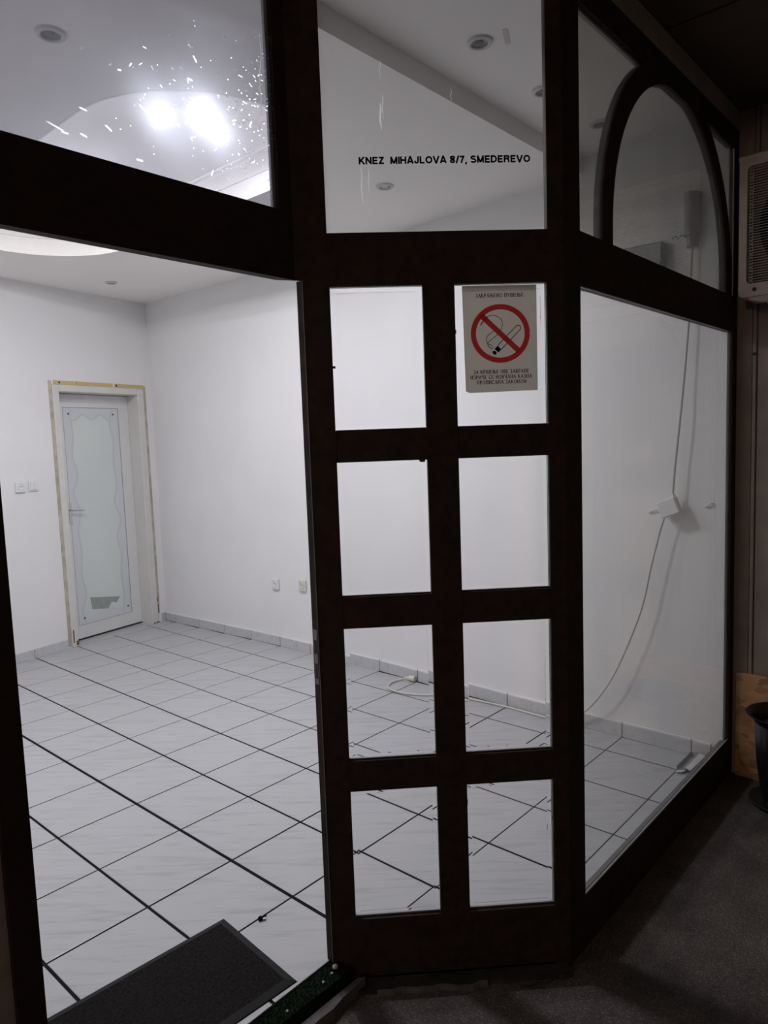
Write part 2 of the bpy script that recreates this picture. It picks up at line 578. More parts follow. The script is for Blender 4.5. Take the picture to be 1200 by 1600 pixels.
for iu in range(-5, 5):
    for im in range(-9, 6):
        ju0, ju1 = JU.get(iu, 0.012), JU.get(iu + 1, 0.012)
        jm0, jm1 = JM.get(im, 0.008), JM.get(im + 1, 0.008)
        p = [(iu + ju0, im + jm0), (iu + 1 - ju1, im + jm0), (iu + 1 - ju1, im + 1 - jm1), (iu + ju0, im + 1 - jm1)]
        full = list(p)
        umin = max(uw(im), uw(im + 1)) + 0.03
        p = clip(p, -1, 0, -umin)
        p = clip(p, 1, 0, LU) if p else p
        if p:      # back wall
            p = clip(p, 0.17889, -0.98387, 0.17889 * -0.9552 - 0.98387 * -7.816 - 0.0)
        p = clip(p, 0, 1, 5.33) if p else p
        if p and (iu <= 0 or im >= 4):
            p = clip(p, 1, 1, 5.24)
        elif p:
            p = clip(p, 0, 1, 3.92)
        if not p or len(p) < 3:
            continue
        area = abs(sum(p[i][0] * p[(i + 1) % len(p)][1] - p[(i + 1) % len(p)][0] * p[i][1] for i in range(len(p)))) / 2
        if area < 0.004:
            continue
        if p == full and (ju0, ju1, jm0, jm1) in cache:
            me, off = cache[(ju0, ju1, jm0, jm1)]
            link('floor_tile', me, Vector((off[0] + iu, off[1] + im, off[2])) * T, floor)
            continue
        ob = tile_bm(p).build('floor_tile', 'tile', floor, recalc=False)
        if p == full:
            o = wloc(ob) / T
            cache[(ju0, ju1, jm0, jm1)] = (ob.data, (o.x - iu, o.y - im, o.z))

# right wall, in gently bowed stretches, one mesh
mb = MB()
inner = [(uw(v), v) for v, _ in RW]
outer = [(u - 0.35, v) for u, v in inner]
mb.prism([(u, v, -0.3) for u, v in inner + outer[::-1]], (0, 0, ZT + 0.3))
mb.build('wall_right', 'wall', kind='structure')
# back wall with the door opening
DS0, DS1, DZ = 1.02, 3.33, 5.95
mb = MB()
mb.box(BW, -5.6, DS0, -0.5, 0, -0.3, ZT)
mb.box(BW, DS1, 4.1, -0.5, 0, -0.3, ZT)
mb.box(BW, DS0, DS1, -0.5, 0, DZ, ZT)
mb.box(BW, DS0, DS1, -0.55, -0.47, -0.3, DZ)
mb.build('wall_back', 'wall', kind='structure')
mb = MB()
mb.box(W, LU, LU + 0.3, -7.2, 3.93, -0.3, ZT)
mb.build('wall_left', 'wall', kind='structure')

# ceiling with the long round-ended tray
TC, TR0, TA, TB = -0.22, 1.56, -4.15, 0.42
def stadium(r, n=20):
    pts = []
    for k in range(n + 1):
        a = PI * k / n
        pts.append((Vector((TC + r * math.cos(a), TB + r * math.sin(a), 0)), Vector((math.cos(a), math.sin(a), 0))))
    for k in range(n + 1):
        a = PI + PI * k / n
        pts.append((Vector((TC + r * math.cos(a), TA + r * math.sin(a), 0)), Vector((math.cos(a), math.sin(a), 0))))
    return pts
STEP = 3.42
mb = MB()
outerp = [Vector((LU + 0.2, STEP, ZC)), Vector((LU + 0.2, -7.4, ZC)), Vector((-4.9, -9.0, ZC)), Vector((-4.95, STEP, ZC))]
hole = [p + Vector((0, 0, ZC)) for p, o in stadium(TR0)]
vv = [mb.bm.verts.new(p) for p in outerp + hole]
for t in tessellate_polygon([outerp, hole]):
    try:
        mb.bm.faces.new([vv[i] for i in t])
    except ValueError:
        pass
hv = vv[4:]
hv2 = [mb.bm.verts.new(v.co + Vector((0, 0, ZT - ZC))) for v in hv]
for i in range(len(hv)):
    j = (i + 1) % len(hv)
    mb.bm.faces.new((hv[i], hv[j], hv2[j], hv2[i]))
mb.bm.faces.new(hv2)
# step up and the higher ceiling along the shop front
s0, s1 = vv[3], vv[0]
s2 = mb.bm.verts.new((LU + 0.2, STEP, ZN))
s3 = mb.bm.verts.new((-4.95, STEP, ZN))
mb.bm.faces.new((s0, s1, s2, s3))
near = [(LU + 0.2, 3.9), (1.42, 3.9), (-0.1, 5.42), (-4.95, 5.42)]
nv = [mb.bm.verts.new((u, v, ZN)) for u, v in near]
mb.bm.faces.new([s2] + nv + [s3])
ceiling = mb.build('ceiling', 'ceiling', kind='structure', recalc=False)
# tray mouldings
mb = MB()
mb.sweep(stadium(TR0), [(0.0, ZC - 0.001), (-0.03, ZC - 0.001), (-0.03, ZC + 0.03), (-0.016, ZC + 0.04), (-0.016, ZC + 0.075), (0.0, ZC + 0.085)])
mb.build('rim_moulding', 'ceiling', ceiling, smooth=True)
mb = MB()
mb.sweep(stadium(TR0), [(0.0, ZT - 0.19), (-0.03, ZT - 0.185), (-0.035, ZT - 0.16), (-0.07, ZT - 0.12), (-0.12, ZT - 0.075), (-0.17, ZT - 0.06), (-0.19, ZT - 0.03), (-0.25, ZT - 0.025), (-0.26, ZT)])
mb.build('crown_moulding', 'ceiling', ceiling, smooth=True)

# skirting tiles
sk = empty('baseboard_right', (-4.7, 0, 0), kind='structure')
for im in range(-9, 6):
    m0, m1 = max(im + 0.012, -8.42), min(im + 0.992, 5.25)
    if m1 - m0 < 0.05:
        continue
    zt = 0.205 + random.uniform(-0.004, 0.004)
    mb = MB()
    f0, f1 = uw(m0) + 0.005, uw(m1) + 0.005
    mb.prism([(f0, m0, 0.002), (f0 + 0.032, m0, 0.002), (f1 + 0.032, m1, 0.002), (f1, m1, 0.002)], (0, 0, zt))
    mb.build('skirting_tile', 'skirting', sk)
    mb = MB()
    mb.prism([(f0, m0, zt + 0.002), (f0 + 0.030, m0, zt + 0.002), (f1 + 0.030, m1, zt + 0.002), (f1, m1, zt + 0.002)], (0, 0, 0.022))
    mb.build('plaster_bead', 'wall', sk)
sk = empty('baseboard_back', BW(0, 0, 0), kind='structure')
for a0, a1 in ((-4.05, -3.06), (-3.04, -2.05), (-2.03, -1.03), (-1.01, -0.01), (0.012, 0.83), (3.60, 3.72)):
    mb = MB()
    mb.box(BW, a0, a1, 0.003, 0.035, 0.002, 0.205)
    mb.build('skirting_tile', 'skirting', sk)

# ------------------------------------------------------------------ back door
door = empty('door_1', BW(2.2, 0, 0), kind='structure')
JD = 0.34
mb = MB()
mb.box(BW, 1.02, 1.09, -JD - 0.05, 0.03, 0.0, 5.86)
mb.box(BW, 3.25, 3.33, -JD - 0.05, 0.03, 0.0, 5.86)
mb.box(BW, 1.02, 3.33, -JD - 0.05, 0.03, 5.86, 5.95)
mb.build('door_jamb', 'casing', door)
mb = MB()
mb.box(BW, 0.93, 1.085, 0.0, 0.05, 0.0, 6.02, 0.012)
mb.box(BW, 3.255, 3.45, 0.0, 0.05, 0.0, 6.02, 0.012)
mb.box(BW, 1.085, 3.255, 0.0, 0.05, 5.87, 6.02, 0.012)
mb.box(BW, 1.075, 3.265, 0.03, 0.065, 5.865, 5.90, 0.008)
mb.box(BW, 3.25, 3.29, 0.03, 0.065, 0.0, 5.90, 0.008)
mb.build('door_casing', 'casing', door)
mb = MB()
mb.box(BW, 0.86, 0.93, 0.0, 0.022, 0.05, 6.10)
mb.build('plaster_edge', 'beige_plaster', door, label='rough beige plaster edge')
mb = MB()
mb.box(BW, 3.45, 3.535, 0.0, 0.022, 0.45, 6.08)
mb.build('plaster_edge', 'beige_plaster', door, label='rough beige plaster edge')
mb = MB()
for a0, a1 in ((0.99, 1.55), (1.57, 2.55), (2.63, 3.5)):
    mb.box(BW, a0, a1, 0.0, 0.03, 6.025, 6.10 + 0.01)
mb.build('wood_batten', 'yellow_wood', door, label='raw yellow wood batten')
for a in (1.12, 2.66):
    mb = MB()
    mb.lathe(BW(a, 0.033, 6.065), [(0.0, 0.004), (0.022, 0.002), (0.024, 0)], 10, ax=BW.ea, ay=(0, 0, 1), az=BW.eb)
    mb.build('nail_hole', 'dark', door)
mb = MB()
for a, c, w, h in ((1.06, 0.03, 0.06, 0.10), (0.97, 0.10, 0.03, 0.3), (3.42, 0.0, 0.09, 0.03), (3.30, 0.0, 0.05, 0.035), (3.47, 0.25, 0.03, 0.22), (3.46, 0.55, 0.02, 0.1)):
    mb.box(BW, a - w / 2, a + w / 2, 0.045, 0.056, c + 0.003, c + 0.003 + h)
mb.build('chipped_wood', 'rot', door)
# leaf
LFb = -JD
mb = MB()
L0, L1, LZ0, LZ1 = 1.095, 3.245, 0.045, 5.845
G0, G1, GZ0, GZ1 = 1.40, 2.94, 0.36, 5.54
mb.box(BW, L0, G0, LFb - 0.10, LFb, LZ0, LZ1)
mb.box(BW, G1, L1, LFb - 0.10, LFb, LZ0, LZ1)
mb.box(BW, G0, G1, LFb - 0.10, LFb, LZ0, GZ0)
mb.box(BW, G0, G1, LFb - 0.10, LFb, GZ1, LZ1)
leaf = mb.build('door_leaf', 'door_white', door)
mb = MB()
mb.box(BW, 1.09, 3.25, -JD - 0.02, 0.0, -0.02, -0.001)
mb.build('threshold_tile', 'tile', door)
mb = MB()
mb.box(BW, 1.09, 3.25, -JD - 0.10, -JD - 0.02, -0.02, 0.06)
mb.build('gap_shade', 'dark', door)  # dark strip stands in for the shade below the leaf
mb = MB()
mb.box(BW, G0, G1, LFb - 0.03, LFb - 0.012, GZ0, GZ1)
mb.build('frosted_pane', 'frosted', leaf)
# etched wavy border: raised flat relief of the pane
def wavy_side(a_edge, a_in, amp, ph):
    pts = []
    n = 90
    for k in range(n + 1):
        c = GZ0 + 0.05 + (GZ1 - GZ0 - 0.1) * k / n
        w = a_in + amp * math.sin(c * 6.6 + ph) * (0.6 + 0.4 * math.sin(c * 2.1 + ph))
        pts.append((w, c))
    return pts
def ribbon(mb, f, pts, w, b, c_dir=False):
    """flat ribbon of width w along a polyline of (a, c) in frame f at offset b."""
    L = []
    for i, p in enumerate(pts):
        p0, p1 = pts[max(i - 1, 0)], pts[min(i + 1, len(pts) - 1)]
        d = Vector((p1[0] - p0[0], p1[1] - p0[1]))
        if d.length < 1e-9:
            d = Vector((1, 0))
        d.normalize()
        nn = Vector((-d.y, d.x))
        ww = w[i] if isinstance(w, list) else w
        L.append((mb.bm.verts.new(f(p[0] + nn.x * ww / 2, b, p[1] + nn.y * ww / 2)), mb.bm.verts.new(f(p[0] - nn.x * ww / 2, b, p[1] - nn.y * ww / 2))))
    for (a0, a1), (b0, b1) in zip(L, L[1:]):
        mb.bm.faces.new((a0, a1, b1, b0))
def band(mb, f, pa, pb, b):
    A = [mb.bm.verts.new(f(p[0], b, p[1])) for p in pa]
    B = [mb.bm.verts.new(f(p[0], b, p[1])) for p in pb]
    for i in range(len(A) - 1):
        mb.bm.faces.new((A[i], A[i + 1], B[i + 1], B[i]))
lft = wavy_side(G0, G0 + 0.19, 0.075, 0.4)
rgt = wavy_side(G1, G1 - 0.19, 0.075, 2.1)
topw, botw = [], []
for k in range(61):
    a = G0 + (G1 - G0) * k / 60
    topw.append((a, GZ1 - 0.20 + 0.06 * math.cos(a * 13) - 0.10 * abs(2 * k / 60 - 1) ** 3))
    botw.append((a, GZ0 + 0.22 + 0.13 * math.cos(a * 7.4 + 2.0) * (1 - 0.5 * k / 60)))
mb = MB()
band(mb, BW, [(G0, p[1]) for p in lft], lft, LFb - 0.010)
band(mb, BW, [(G1, p[1]) for p in rgt], rgt, LFb - 0.010)
band(mb, BW, [(p[0], GZ1) for p in topw], topw, LFb - 0.0095)
band(mb, BW, [(p[0], GZ0) for p in botw], botw, LFb - 0.0095)
mb.build('etched_border', 'etch', leaf, recalc=False)
mb = MB()
ribbon(mb, BW, [(p[0] + 0.02, p[1]) for p in lft], 0.05, LFb - 0.0085)
ribbon(mb, BW, [(p[0] - 0.02, p[1]) for p in rgt], 0.05, LFb - 0.0085)
ribbon(mb, BW, [(p[0], p[1] - 0.015) for p in topw[6:-6]], 0.045, LFb - 0.0083)
mb.build('etched_outline', 'etch_dark', leaf, recalc=False)
mb = MB()
mb.poly([BW(1.76, LFb - 0.007, 0.98), BW(2.62, LFb - 0.007, 0.83), BW(2.50, LFb - 0.007, 0.70), BW(2.36, LFb - 0.007, 0.74), BW(2.25, LFb - 0.007, 0.60), BW(1.80, LFb - 0.007, 0.68)])
mb.build('torn_film_gap', 'gap_pane', leaf, recalc=False, label='grey gap below torn white film')
mb = MB()
for a, c in ((G0 + 0.15, GZ1 - 0.15), (G1 - 0.15, GZ1 - 0.15), (G0 + 0.17, GZ0 + 0.15), (G1 - 0.10, GZ0 + 0.18)):
    mb.lathe(BW(a, LFb - 0.004, c), [(0, 0.003), (0.022, 0.002), (0.025, 0)], 10, ax=BW.ea, ay=(0, 0, 1), az=BW.eb)
mb.build('glass_fixing', 'reflector', leaf)
mb = MB()
gl = 0.004
for q in ((G0 - gl, G0 + gl, GZ0, GZ1), (G1 - gl, G1 + gl, GZ0, GZ1), (G0, G1, GZ0 - gl, GZ0 + gl), (G0, G1, GZ1 - gl, GZ1 + gl)):
    mb.box(BW, q[0], q[1], LFb - 0.012, LFb + 0.004, q[2], q[3])
mb.build('glass_seal', 'gap_pane', leaf)
mb = MB()
mb.box(BW, 1.36, 1.44, LFb, LFb + 0.012, 2.80, 3.30, 0.004)
mb.tube([BW(1.40, LFb + 0.01, 3.13), BW(1.40, LFb + 0.11, 3.13), BW(1.46, LFb + 0.13, 3.125), BW(1.68, LFb + 0.13, 3.11)], 0.017, 8)
mb.build('door_handle', 'chrome', leaf, label='chrome lever handle', smooth=True)

# ------------------------------------------------------------------ shop front
FD = 0.085                                 # frame depth
TOPZ = 8.20
# corner posts
mb = MB()
post = [(1.378, 3.972), (1.378, 3.897), (1.30, 3.86), tuple(MF(0.262, -FD, 0)[:2]), tuple(MF(0.262, 0, 0)[:2])]
mb.prism([(u, v, -0.2) for u, v in post], (0, 0, 5.76 + 0.2))
post2 = [(1.42, 3.93), (1.545, 3.93), (1.545, 3.93 - FD), tuple(MF(0.262, -FD, 0)[:2]), tuple(MF(0.262, 0, 0)[:2])]
mb.prism([(u, v, 5.76) for u, v in post2], (0, 0, TOPZ - 5.76))
tr1 = mb.build('trim_1', 'frame', kind='structure')
# strike plates on the door-side face of this post
mb = MB()
xf = Frame((1.379, 0, 0), (0, 1, 0), (1, 0, 0))
mb.box(xf, 3.912, 3.957, 0.0, 0.006, 2.475, 2.945, 0.002)
sp = mb.build('strike_plate', 'steel', tr1, label='dull steel strike plate with two bolt holes')
mb = MB()
mb.box(xf, 3.921, 3.948, 0.0055, 0.0075, 2.74, 2.855)
mb.box(xf, 3.921, 3.948, 0.0055, 0.0075, 2.525, 2.655)
mb.build('bolt_hole', 'dark', sp)
mb = MB()
mb.box(xf, 3.967, 3.974, 0.0, 0.006, 0.0, 5.75)
mb.build('lit_edge', 'frame_in', tr1)  # lit jamb edge put into a paler grey strip

mb = MB()
post = [tuple(MF(2.02, 0, 0)[:2]), (-0.10, 5.45), (-0.393, 5.45), (-0.393, 5.45 - FD), tuple(MF(2.02, -FD, 0)[:2])]
mb.prism([(u, v, -0.2) for u, v in post], (0, 0, TOPZ + 0.2))
mb.build('trim_2', 'frame', kind='structure')
# left door post and the outer wall beside it
mb = MB()
mb.box(LF, 3.725, 3.885, -FD, 0, -0.2, TOPZ)
mb.build('trim_3', 'frame', kind='structure')
mb = MB()
mb.box(LF, 3.887, 5.4, -FD, -0.04, -0.3, TOPZ)
mb.build('wall_front', 'outplaster', kind='structure')

# left transom over the open doorway
win1 = empty('window_1', (2.6, 3.9, 5.76), kind='structure')
mb = MB()
mb.box(LF, 1.545, 3.725, -FD, 0, 5.76, 6.275)
mb.build('transom_rail', 'frame', win1)
mb = MB()
mb.box(LF, 1.545, 3.725, -FD, 0, 8.03, TOPZ)
mb.build('head_rail', 'frame', win1)
mb = MB()
mb.box(LF, 1.545, 1.58, -0.055, -0.035, 6.275, 8.03)
mb.build('glazing_bead', 'bead', win1, label='pale bead beside the glass')
mb = MB()
mb.box(LF, 1.547, 1.56, -0.083, -0.056, 6.275, 8.03)
mb.build('inner_frame_strip', 'frame_in', win1)
mb = MB()
mb.box(LF, 1.546, 3.724, -0.034, -0.020, 6.276, 8.029)
pane1 = mb.build('glass_pane', 'glass_transom', win1)
# paint flecks and drips stuck on this pane
rnd = random.Random(3)
mb = MB()
def fleck(mb, f, a, c, l, w, ang, b):
    da, dc = math.cos(ang), math.sin(ang)
    pts = []
    for s, t in ((-.5, -.35), (-.2, -.5), (.3, -.42), (.5, 0), (.3, .5), (-.35, .4)):
        pts.append(f(a + da * l * s - dc * w * t, b, c + dc * l * s + da * w * t))
    mb.poly(pts if rnd.random() < 0.5 else pts[::-1])
def img_to_left(px, py):
    d = (m @ Vector(((px - 600) / 1115.99, -(py - 800) / 1115.99, -1)))
    s = (3.915 - CAMP.y) / d.y
    p = CAMP + d * s
    return p.x, p.z
for k in range(290):
    px = rnd.gauss(398, 26) if k % 3 else rnd.gauss(310, 85)
    py = rnd.gauss(170, 75)
    if not (70 < px < 432 and 15 < py < 310 and py < 195 + 0.27 * px):
        continue
    a, c = img_to_left(px, py)
    big = rnd.random() < 0.22
    fleck(mb, LF, a, c, rnd.uniform(0.022, 0.045) if big else rnd.uniform(0.006, 0.015), rnd.uniform(0.004, 0.008) if big else rnd.uniform(0.005, 0.008), rnd.choice([0.1, 0.5, 2.4, -0.5, rnd.uniform(0, PI)]), -0.0185)
for px, py, l, ang in ((87, 197, 0.12, 0.25), (130, 170, 0.055, 0.1), (102, 207, 0.05, 0.0), (131, 211, 0.05, 0.2), (170, 200, 0.055, 0.5), (204, 101, 0.04, -1.0), (187, 109, 0.03, -0.2), (297, 124, 0.045, 0.0), (294, 126, 0.03, 1.3), (332, 270, 0.05, -1.2), (219, 250, 0.05, 0.0), (392, 193, 0.05, 2.1), (223, 168, 0.05, 0.5), (305, 92, 0.05, 0.9), (296, 70, 0.04, 0.8)):
    a, c = img_to_left(px, py)
    fleck(mb, LF, a, c, l, 0.012, ang, -0.0183)
mb.build('paint_flecks', 'speck', pane1, kind='stuff', recalc=False)
mb = MB()
drip = [img_to_left(407 + 1.2 * math.sin(y * 0.09), y) for y in range(55, 204, 6)]
ribbon(mb, LF, drip, [0.003 + 0.009 * (i / len(drip)) for i in range(len(drip))], -0.0182)
mb.build('paint_drip', 'speck', pane1, recalc=False)

# middle transom with the address lettering
win2 = empty('window_2', MF(1.14, 0, 5.7), kind='structure')
mb = MB()
mb.box(MF, 0.262, 2.02, -FD, 0, 5.715, 6.115)
mb.build('transom_rail', 'frame', win2)
mb = MB()
mb.box(MF, 0.262, 2.02, -FD, 0, 8.03, TOPZ)
mb.build('head_rail', 'frame', win2)
mb = MB()
mb.box(MF, 0.263, 2.019, -0.054, -0.040, 6.116, 8.029)
pane2 = mb.build('glass_pane', 'glass_mid', win2)
mb = MB()
for a, c0, c1, w in ((0.72, 6.90, 7.10, 0.014), (0.74, 6.98, 7.16, 0.006), (0.555, 6.35, 6.62, 0.006), (0.61, 6.42, 6.62, 0.004), (1.28, 7.11, 7.20, 0.005), (0.73, 7.28, 7.42, 0.004)):
    ribbon(mb, MF, [(a + 0.004 * math.sin(k), c1 + (c0 - c1) * k / 8) for k in range(9)], [w * (0.25 + 0.75 * math.sin(PI * min(1, k / 9 + 0.1))) for k in range(9)], -0.0385)
mb.build('paint_drip', 'speck', pane2, recalc=False)

# eight-pane leaf in the middle facet
leafm = empty('door_2', MF(1.14, 0, 0), kind='structure')
ROWS = ((0.377, 1.53), (1.795, 2.94), (3.203, 4.315), (4.567, 5.705))
COLS = ((0.268, 1.008), (1.262, 2.012))
mb = MB()
mb.box(MF, 0.262, 0.268, -FD, 0, 0.377, 5.715)
mb.box(MF, 2.012, 2.02, -FD, 0, 0.377, 5.715)
mb.build('side_stile', 'frame', leafm)
mb = MB()
mb.box(MF, 1.008, 1.262, -FD, 0, 0.377, 5.715)
mb.build('centre_stile', 'frame', leafm)
mb = MB()
mb.box(MF, 0.262, 2.02, -FD, 0, -0.15, 0.377)
mb.build('bottom_rail', 'frame', leafm)
for c0, c1 in ((1.53, 1.795), (2.94, 3.203), (4.315, 4.567)):
    for a0, a1 in COLS:
        mb = MB()
        mb.box(MF, a0, a1, -FD, -0.004, c0, c1)
        mb.build('cross_rail', 'frame', leafm)
for ci, (a0, a1) in enumerate(COLS):
    mb = MB()
    mb.box(MF, a0, a1, -FD, 0, 5.705, 5.715)
    mb.build('cross_rail', 'frame', leafm)
    for ri, (c0, c1) in enumerate(ROWS):
        mb = MB()
        bm = mb.bm
        w, dth, th = 0.042, 0.0021, 0.014     # bevel width, bevel drop, thickness
        b0 = -0.045
        o = [(a0 + .001, c0 + .001), (a1 - .001, c0 + .001), (a1 - .001, c1 - .001), (a0 + .001, c1 - .001)]
        i_ = [(a0 + w, c0 + w), (a1 - w, c0 + w), (a1 - w, c1 - w), (a0 + w, c1 - w)]
        fo = [bm.verts.new(MF(a, b0, c)) for a, c in o]
        fi = [bm.verts.new(MF(a, b0, c)) for a, c in i_]
        bo = [bm.verts.new(MF(a, b0 - th + dth, c)) for a, c in o]
        bi = [bm.verts.new(MF(a, b0 - th, c)) for a, c in i_]
        f1 = bm.faces.new(fi)
        f2 = bm.faces.new(bi[::-1])
        for k in range(4):
            k2 = (k + 1) % 4
            for q in ((fo[k], fo[k2], fi[k2], fi[k]), (bo[k2], bo[k], bi[k], bi[k2]), (fo[k2], fo[k], bo[k], bo[k2])):
                bm.faces.new(q).material_index = 1
        mb.build('bevelled_pane', ['glass_door', 'glass_bevel'], leafm)
        mb = MB()
        mb.box(MF, a0, a1, -0.084, -0.060, c0 - 0.004, c0 + 0.006)
        mb.build('glazing_bead', 'bead', leafm)
        mb = MB()
        mb.box(MF, a0 + 0.004, a1 - 0.004, -0.043, -0.030, c0 - 0.0, c0 + 0.010)
        mb.build('outer_bead', 'frame', leafm)
for a, c, w, h in ((0.965, 4.295, 0.055, 0.022), (0.52, 1.515, 0.10, 0.024), (0.275, 5.07, 0.03, 0.02), (1.268, 5.32, 0.014, 0.03), (1.262, 1.33, 0.02, 0.05)):
    mb = MB()
    mb.poly([MF(a - w / 2, -0.042, c + h), MF(a + w / 2, -0.042, c + h), MF(a + w * 0.42, -0.042, c), MF(a - w * 0.3, -0.042, c + h * 0.1)])
    mb.prism([MF(a - w / 2, -0.042, c + h), MF(a + w / 2, -0.042, c + h), MF(a + w * 0.42, -0.042, c), MF(a - w * 0.3, -0.042, c + h * 0.1)], MF.eb * 0.006)
    mb.build('tape_scrap', 'tape', leafm, label='brown scrap of tape at a pane edge')

# right window and arched window
win3 = empty('window_3', (-2.5, 5.4, -0.2), kind='structure')
UL, UR = -0.393, -4.635
mb = MB()
mb.box(RF, UR - 0.45, UL, -FD, 0, -0.25, 0.30)
mb.build('bottom_rail', 'frame', win3)
mb = MB()
mb.box(RF, UR - 0.45, UR, -FD, 0, 0.30, TOPZ)
mb.build('side_stile', 'frame', win3)
mb = MB()
mb.box(RF, UR, UL, -FD, 0, 5.71, 6.155)
mb.build('transom_rail', 'frame', win3)
mb = MB()
mb.box(RF, UR + 0.001, UL - 0.001, -0.034, -0.020, 0.301, 5.709)
mb.build('glass_pane', 'glass_right', win3)
mb = MB()
mb.box(RF, UR, UL, -0.018, -0.006, 0.30, 0.318)
mb.box(RF, UR, UR + 0.022, -0.060, -0.036, 0.318, 5.70)
mb.build('glazing_bead', 'bead', win3, label='pale bead along the glass edge')
mb = MB()
mb.box(RF, UR, UL, -0.083, -0.040, 0.30, 0.306)
mb.box(RF, UR, UR + 0.02, -0.083, -0.062, 0.31, 5.70)
mb.build('inner_frame_strip', 'frame_in', win3)
win4 = empty('window_4', (-2.5, 5.4, 6.155), kind='structure')
AC_, AZ, RI, RO = -2.685, 6.335, 1.645, 1.862
def arch(r, n=40, zb=6.155):
    pts = [(AC_ + r, zb)]
    pts += [(AC_ + r * math.cos(PI * k / n), AZ + r * math.sin(PI * k / n)) for k in range(n + 1)]
    pts += [(AC_ - r, zb)]
    return pts
mb = MB()
A, B = arch(RI), arch(RO)
for b_ in (0.0, -FD):
    pass
def ring_solid(mb, f, A, B, b0, b1):
    va = [[mb.bm.verts.new(f(p[0], b, p[1])) for p in A] for b in (b0, b1)]
    vb = [[mb.bm.verts.new(f(p[0], b, p[1])) for p in B] for b in (b0, b1)]
    for i in range(len(A) - 1):
        mb.bm.faces.new((va[0][i], va[0][i + 1], vb[0][i + 1], vb[0][i]))
        mb.bm.faces.new((va[1][i], va[1][i + 1], vb[1][i + 1], vb[1][i]))
        mb.bm.faces.new((va[0][i], va[0][i + 1], va[1][i + 1], va[1][i]))
        mb.bm.faces.new((vb[0][i], vb[0][i + 1], vb[1][i + 1], vb[1][i]))
    for i in (0, -1):
        mb.bm.faces.new((va[0][i], va[1][i], vb[1][i], vb[0][i]))
ring_solid(mb, RF, A, B, 0.0, -FD)
mb.build('arched_bar', 'frame', win4, smooth=True)
mb = MB()
mb.box(RF, UR, UL, -FD, 0.001, 7.955, TOPZ)
mb.build('head_rail', 'frame', win4)
mb = MB()
mb.box(RF, UR + 0.001, UL - 0.001, -0.034, -0.020, 6.156, 7.956)
mb.build('glass_pane', 'glass_arch', win4)
mb = MB()
mb.box(RF, UR, UR + 0.02, -0.018, -0.004, 6.16, 7.95)
mb.box(RF, -2.0, UL, -0.075, -0.045, 7.93, 7.955)
mb.build('glazing_bead', 'bead', win4, label='pale bead along the glass edge')

# ------------------------------------------------------------------ outside: fascia, soffit, walls, ground
mb = MB()
mb.box(W, -5.1, -0.10, 5.39, 5.456, 8.205, 8.44)
mb.box(MF, 0.0, 2.15, -0.06, 0.005, 8.205, 8.44)
mb.box(LF, 1.42, 5.0, -0.06, 0.005, 8.205, 8.44)
mb.build('trim_4', 'beam', kind='structure')
soff = empty('ceiling_outside', (-1, 6.5, 8.44), kind='structure')
us = [-7.0, -4.6, -2.28, 0.05, 2.4, 4.7]
for u0, u1 in zip(us, us[1:]):
    for m0, m1 in ((5.458, 7.4), (7.44, 10.5)):
        mb = MB()
        if u1 > 0.2:
            m0 = max(m0, 5.45) if u0 > 0 else m0
        mb.box(W, u0 + 0.02, u1 - 0.02, m0, m1, 8.44, 8.50, 0.01)
        mb.build('soffit_panel', 'soffit', soff)
mb = MB()
mb.box(W, -7.0, 4.7, 5.2, 10.5, 8.505, 8.56)
mb.box(W, 1.3, 4.7, 3.7, 5.2, 8.505, 8.56)
mb.build('soffit_backing', 'dark', soff)
for u0, u1 in ((1.46, 2.4), (2.4, 4.7)):
    mb = MB()
    mb.box(W, u0 + 0.02, u1 - 0.02, 3.94, 5.42, 8.44, 8.50, 0.01)
    mb.build('soffit_panel', 'soffit', soff)

OW = -4.80
wo = empty('wall_outside', (OW, 7, -0.3), kind='structure')
edges = [5.448, 5.645, 5.70, 6.10, 6.52, 6.94, 7.36, 7.78, 8.2, 8.62, 9.04]
for k, (m0, m1) in enumerate(zip(edges, edges[1:])):
    mb = MB()
    dx = 0.03 if k == 1 else (0.0 if k % 2 else 0.012)
    mb.box(W, OW - 0.2, OW + dx, m0 + 0.004, m1 - 0.004, -0.3, 8.44, 0.008)
    mb.build('wall_board', 'outwall', wo)
mb = MB()
mb.box(W, OW - 0.25, OW - 0.02, 5.46, 9.04, -0.3, 8.44)
mb.build('wall_backing', 'outplaster', wo)
mb = MB()
mb.lathe((OW + 0.034, 5.672, 5.42), [(0.0, 0.006), (0.018, 0.004), (0.022, 0)], 10, ax=(0, 1, 0), ay=(0, 0, 1), az=(1, 0, 0))
mb.build('screw_hole', 'dark', wo)

mb = MB()
mb.prism([(-5.0, 5.40, -0.5), (-0.1, 5.40, -0.5), (1.42, 3.90, -0.5), (9.0, 3.90, -0.5), (9.0, 10.5, -0.5), (-5.0, 10.5, -0.5)], (0, 0, 0.30))
pav = mb.build('floor_outside', 'pavement', kind='structure')
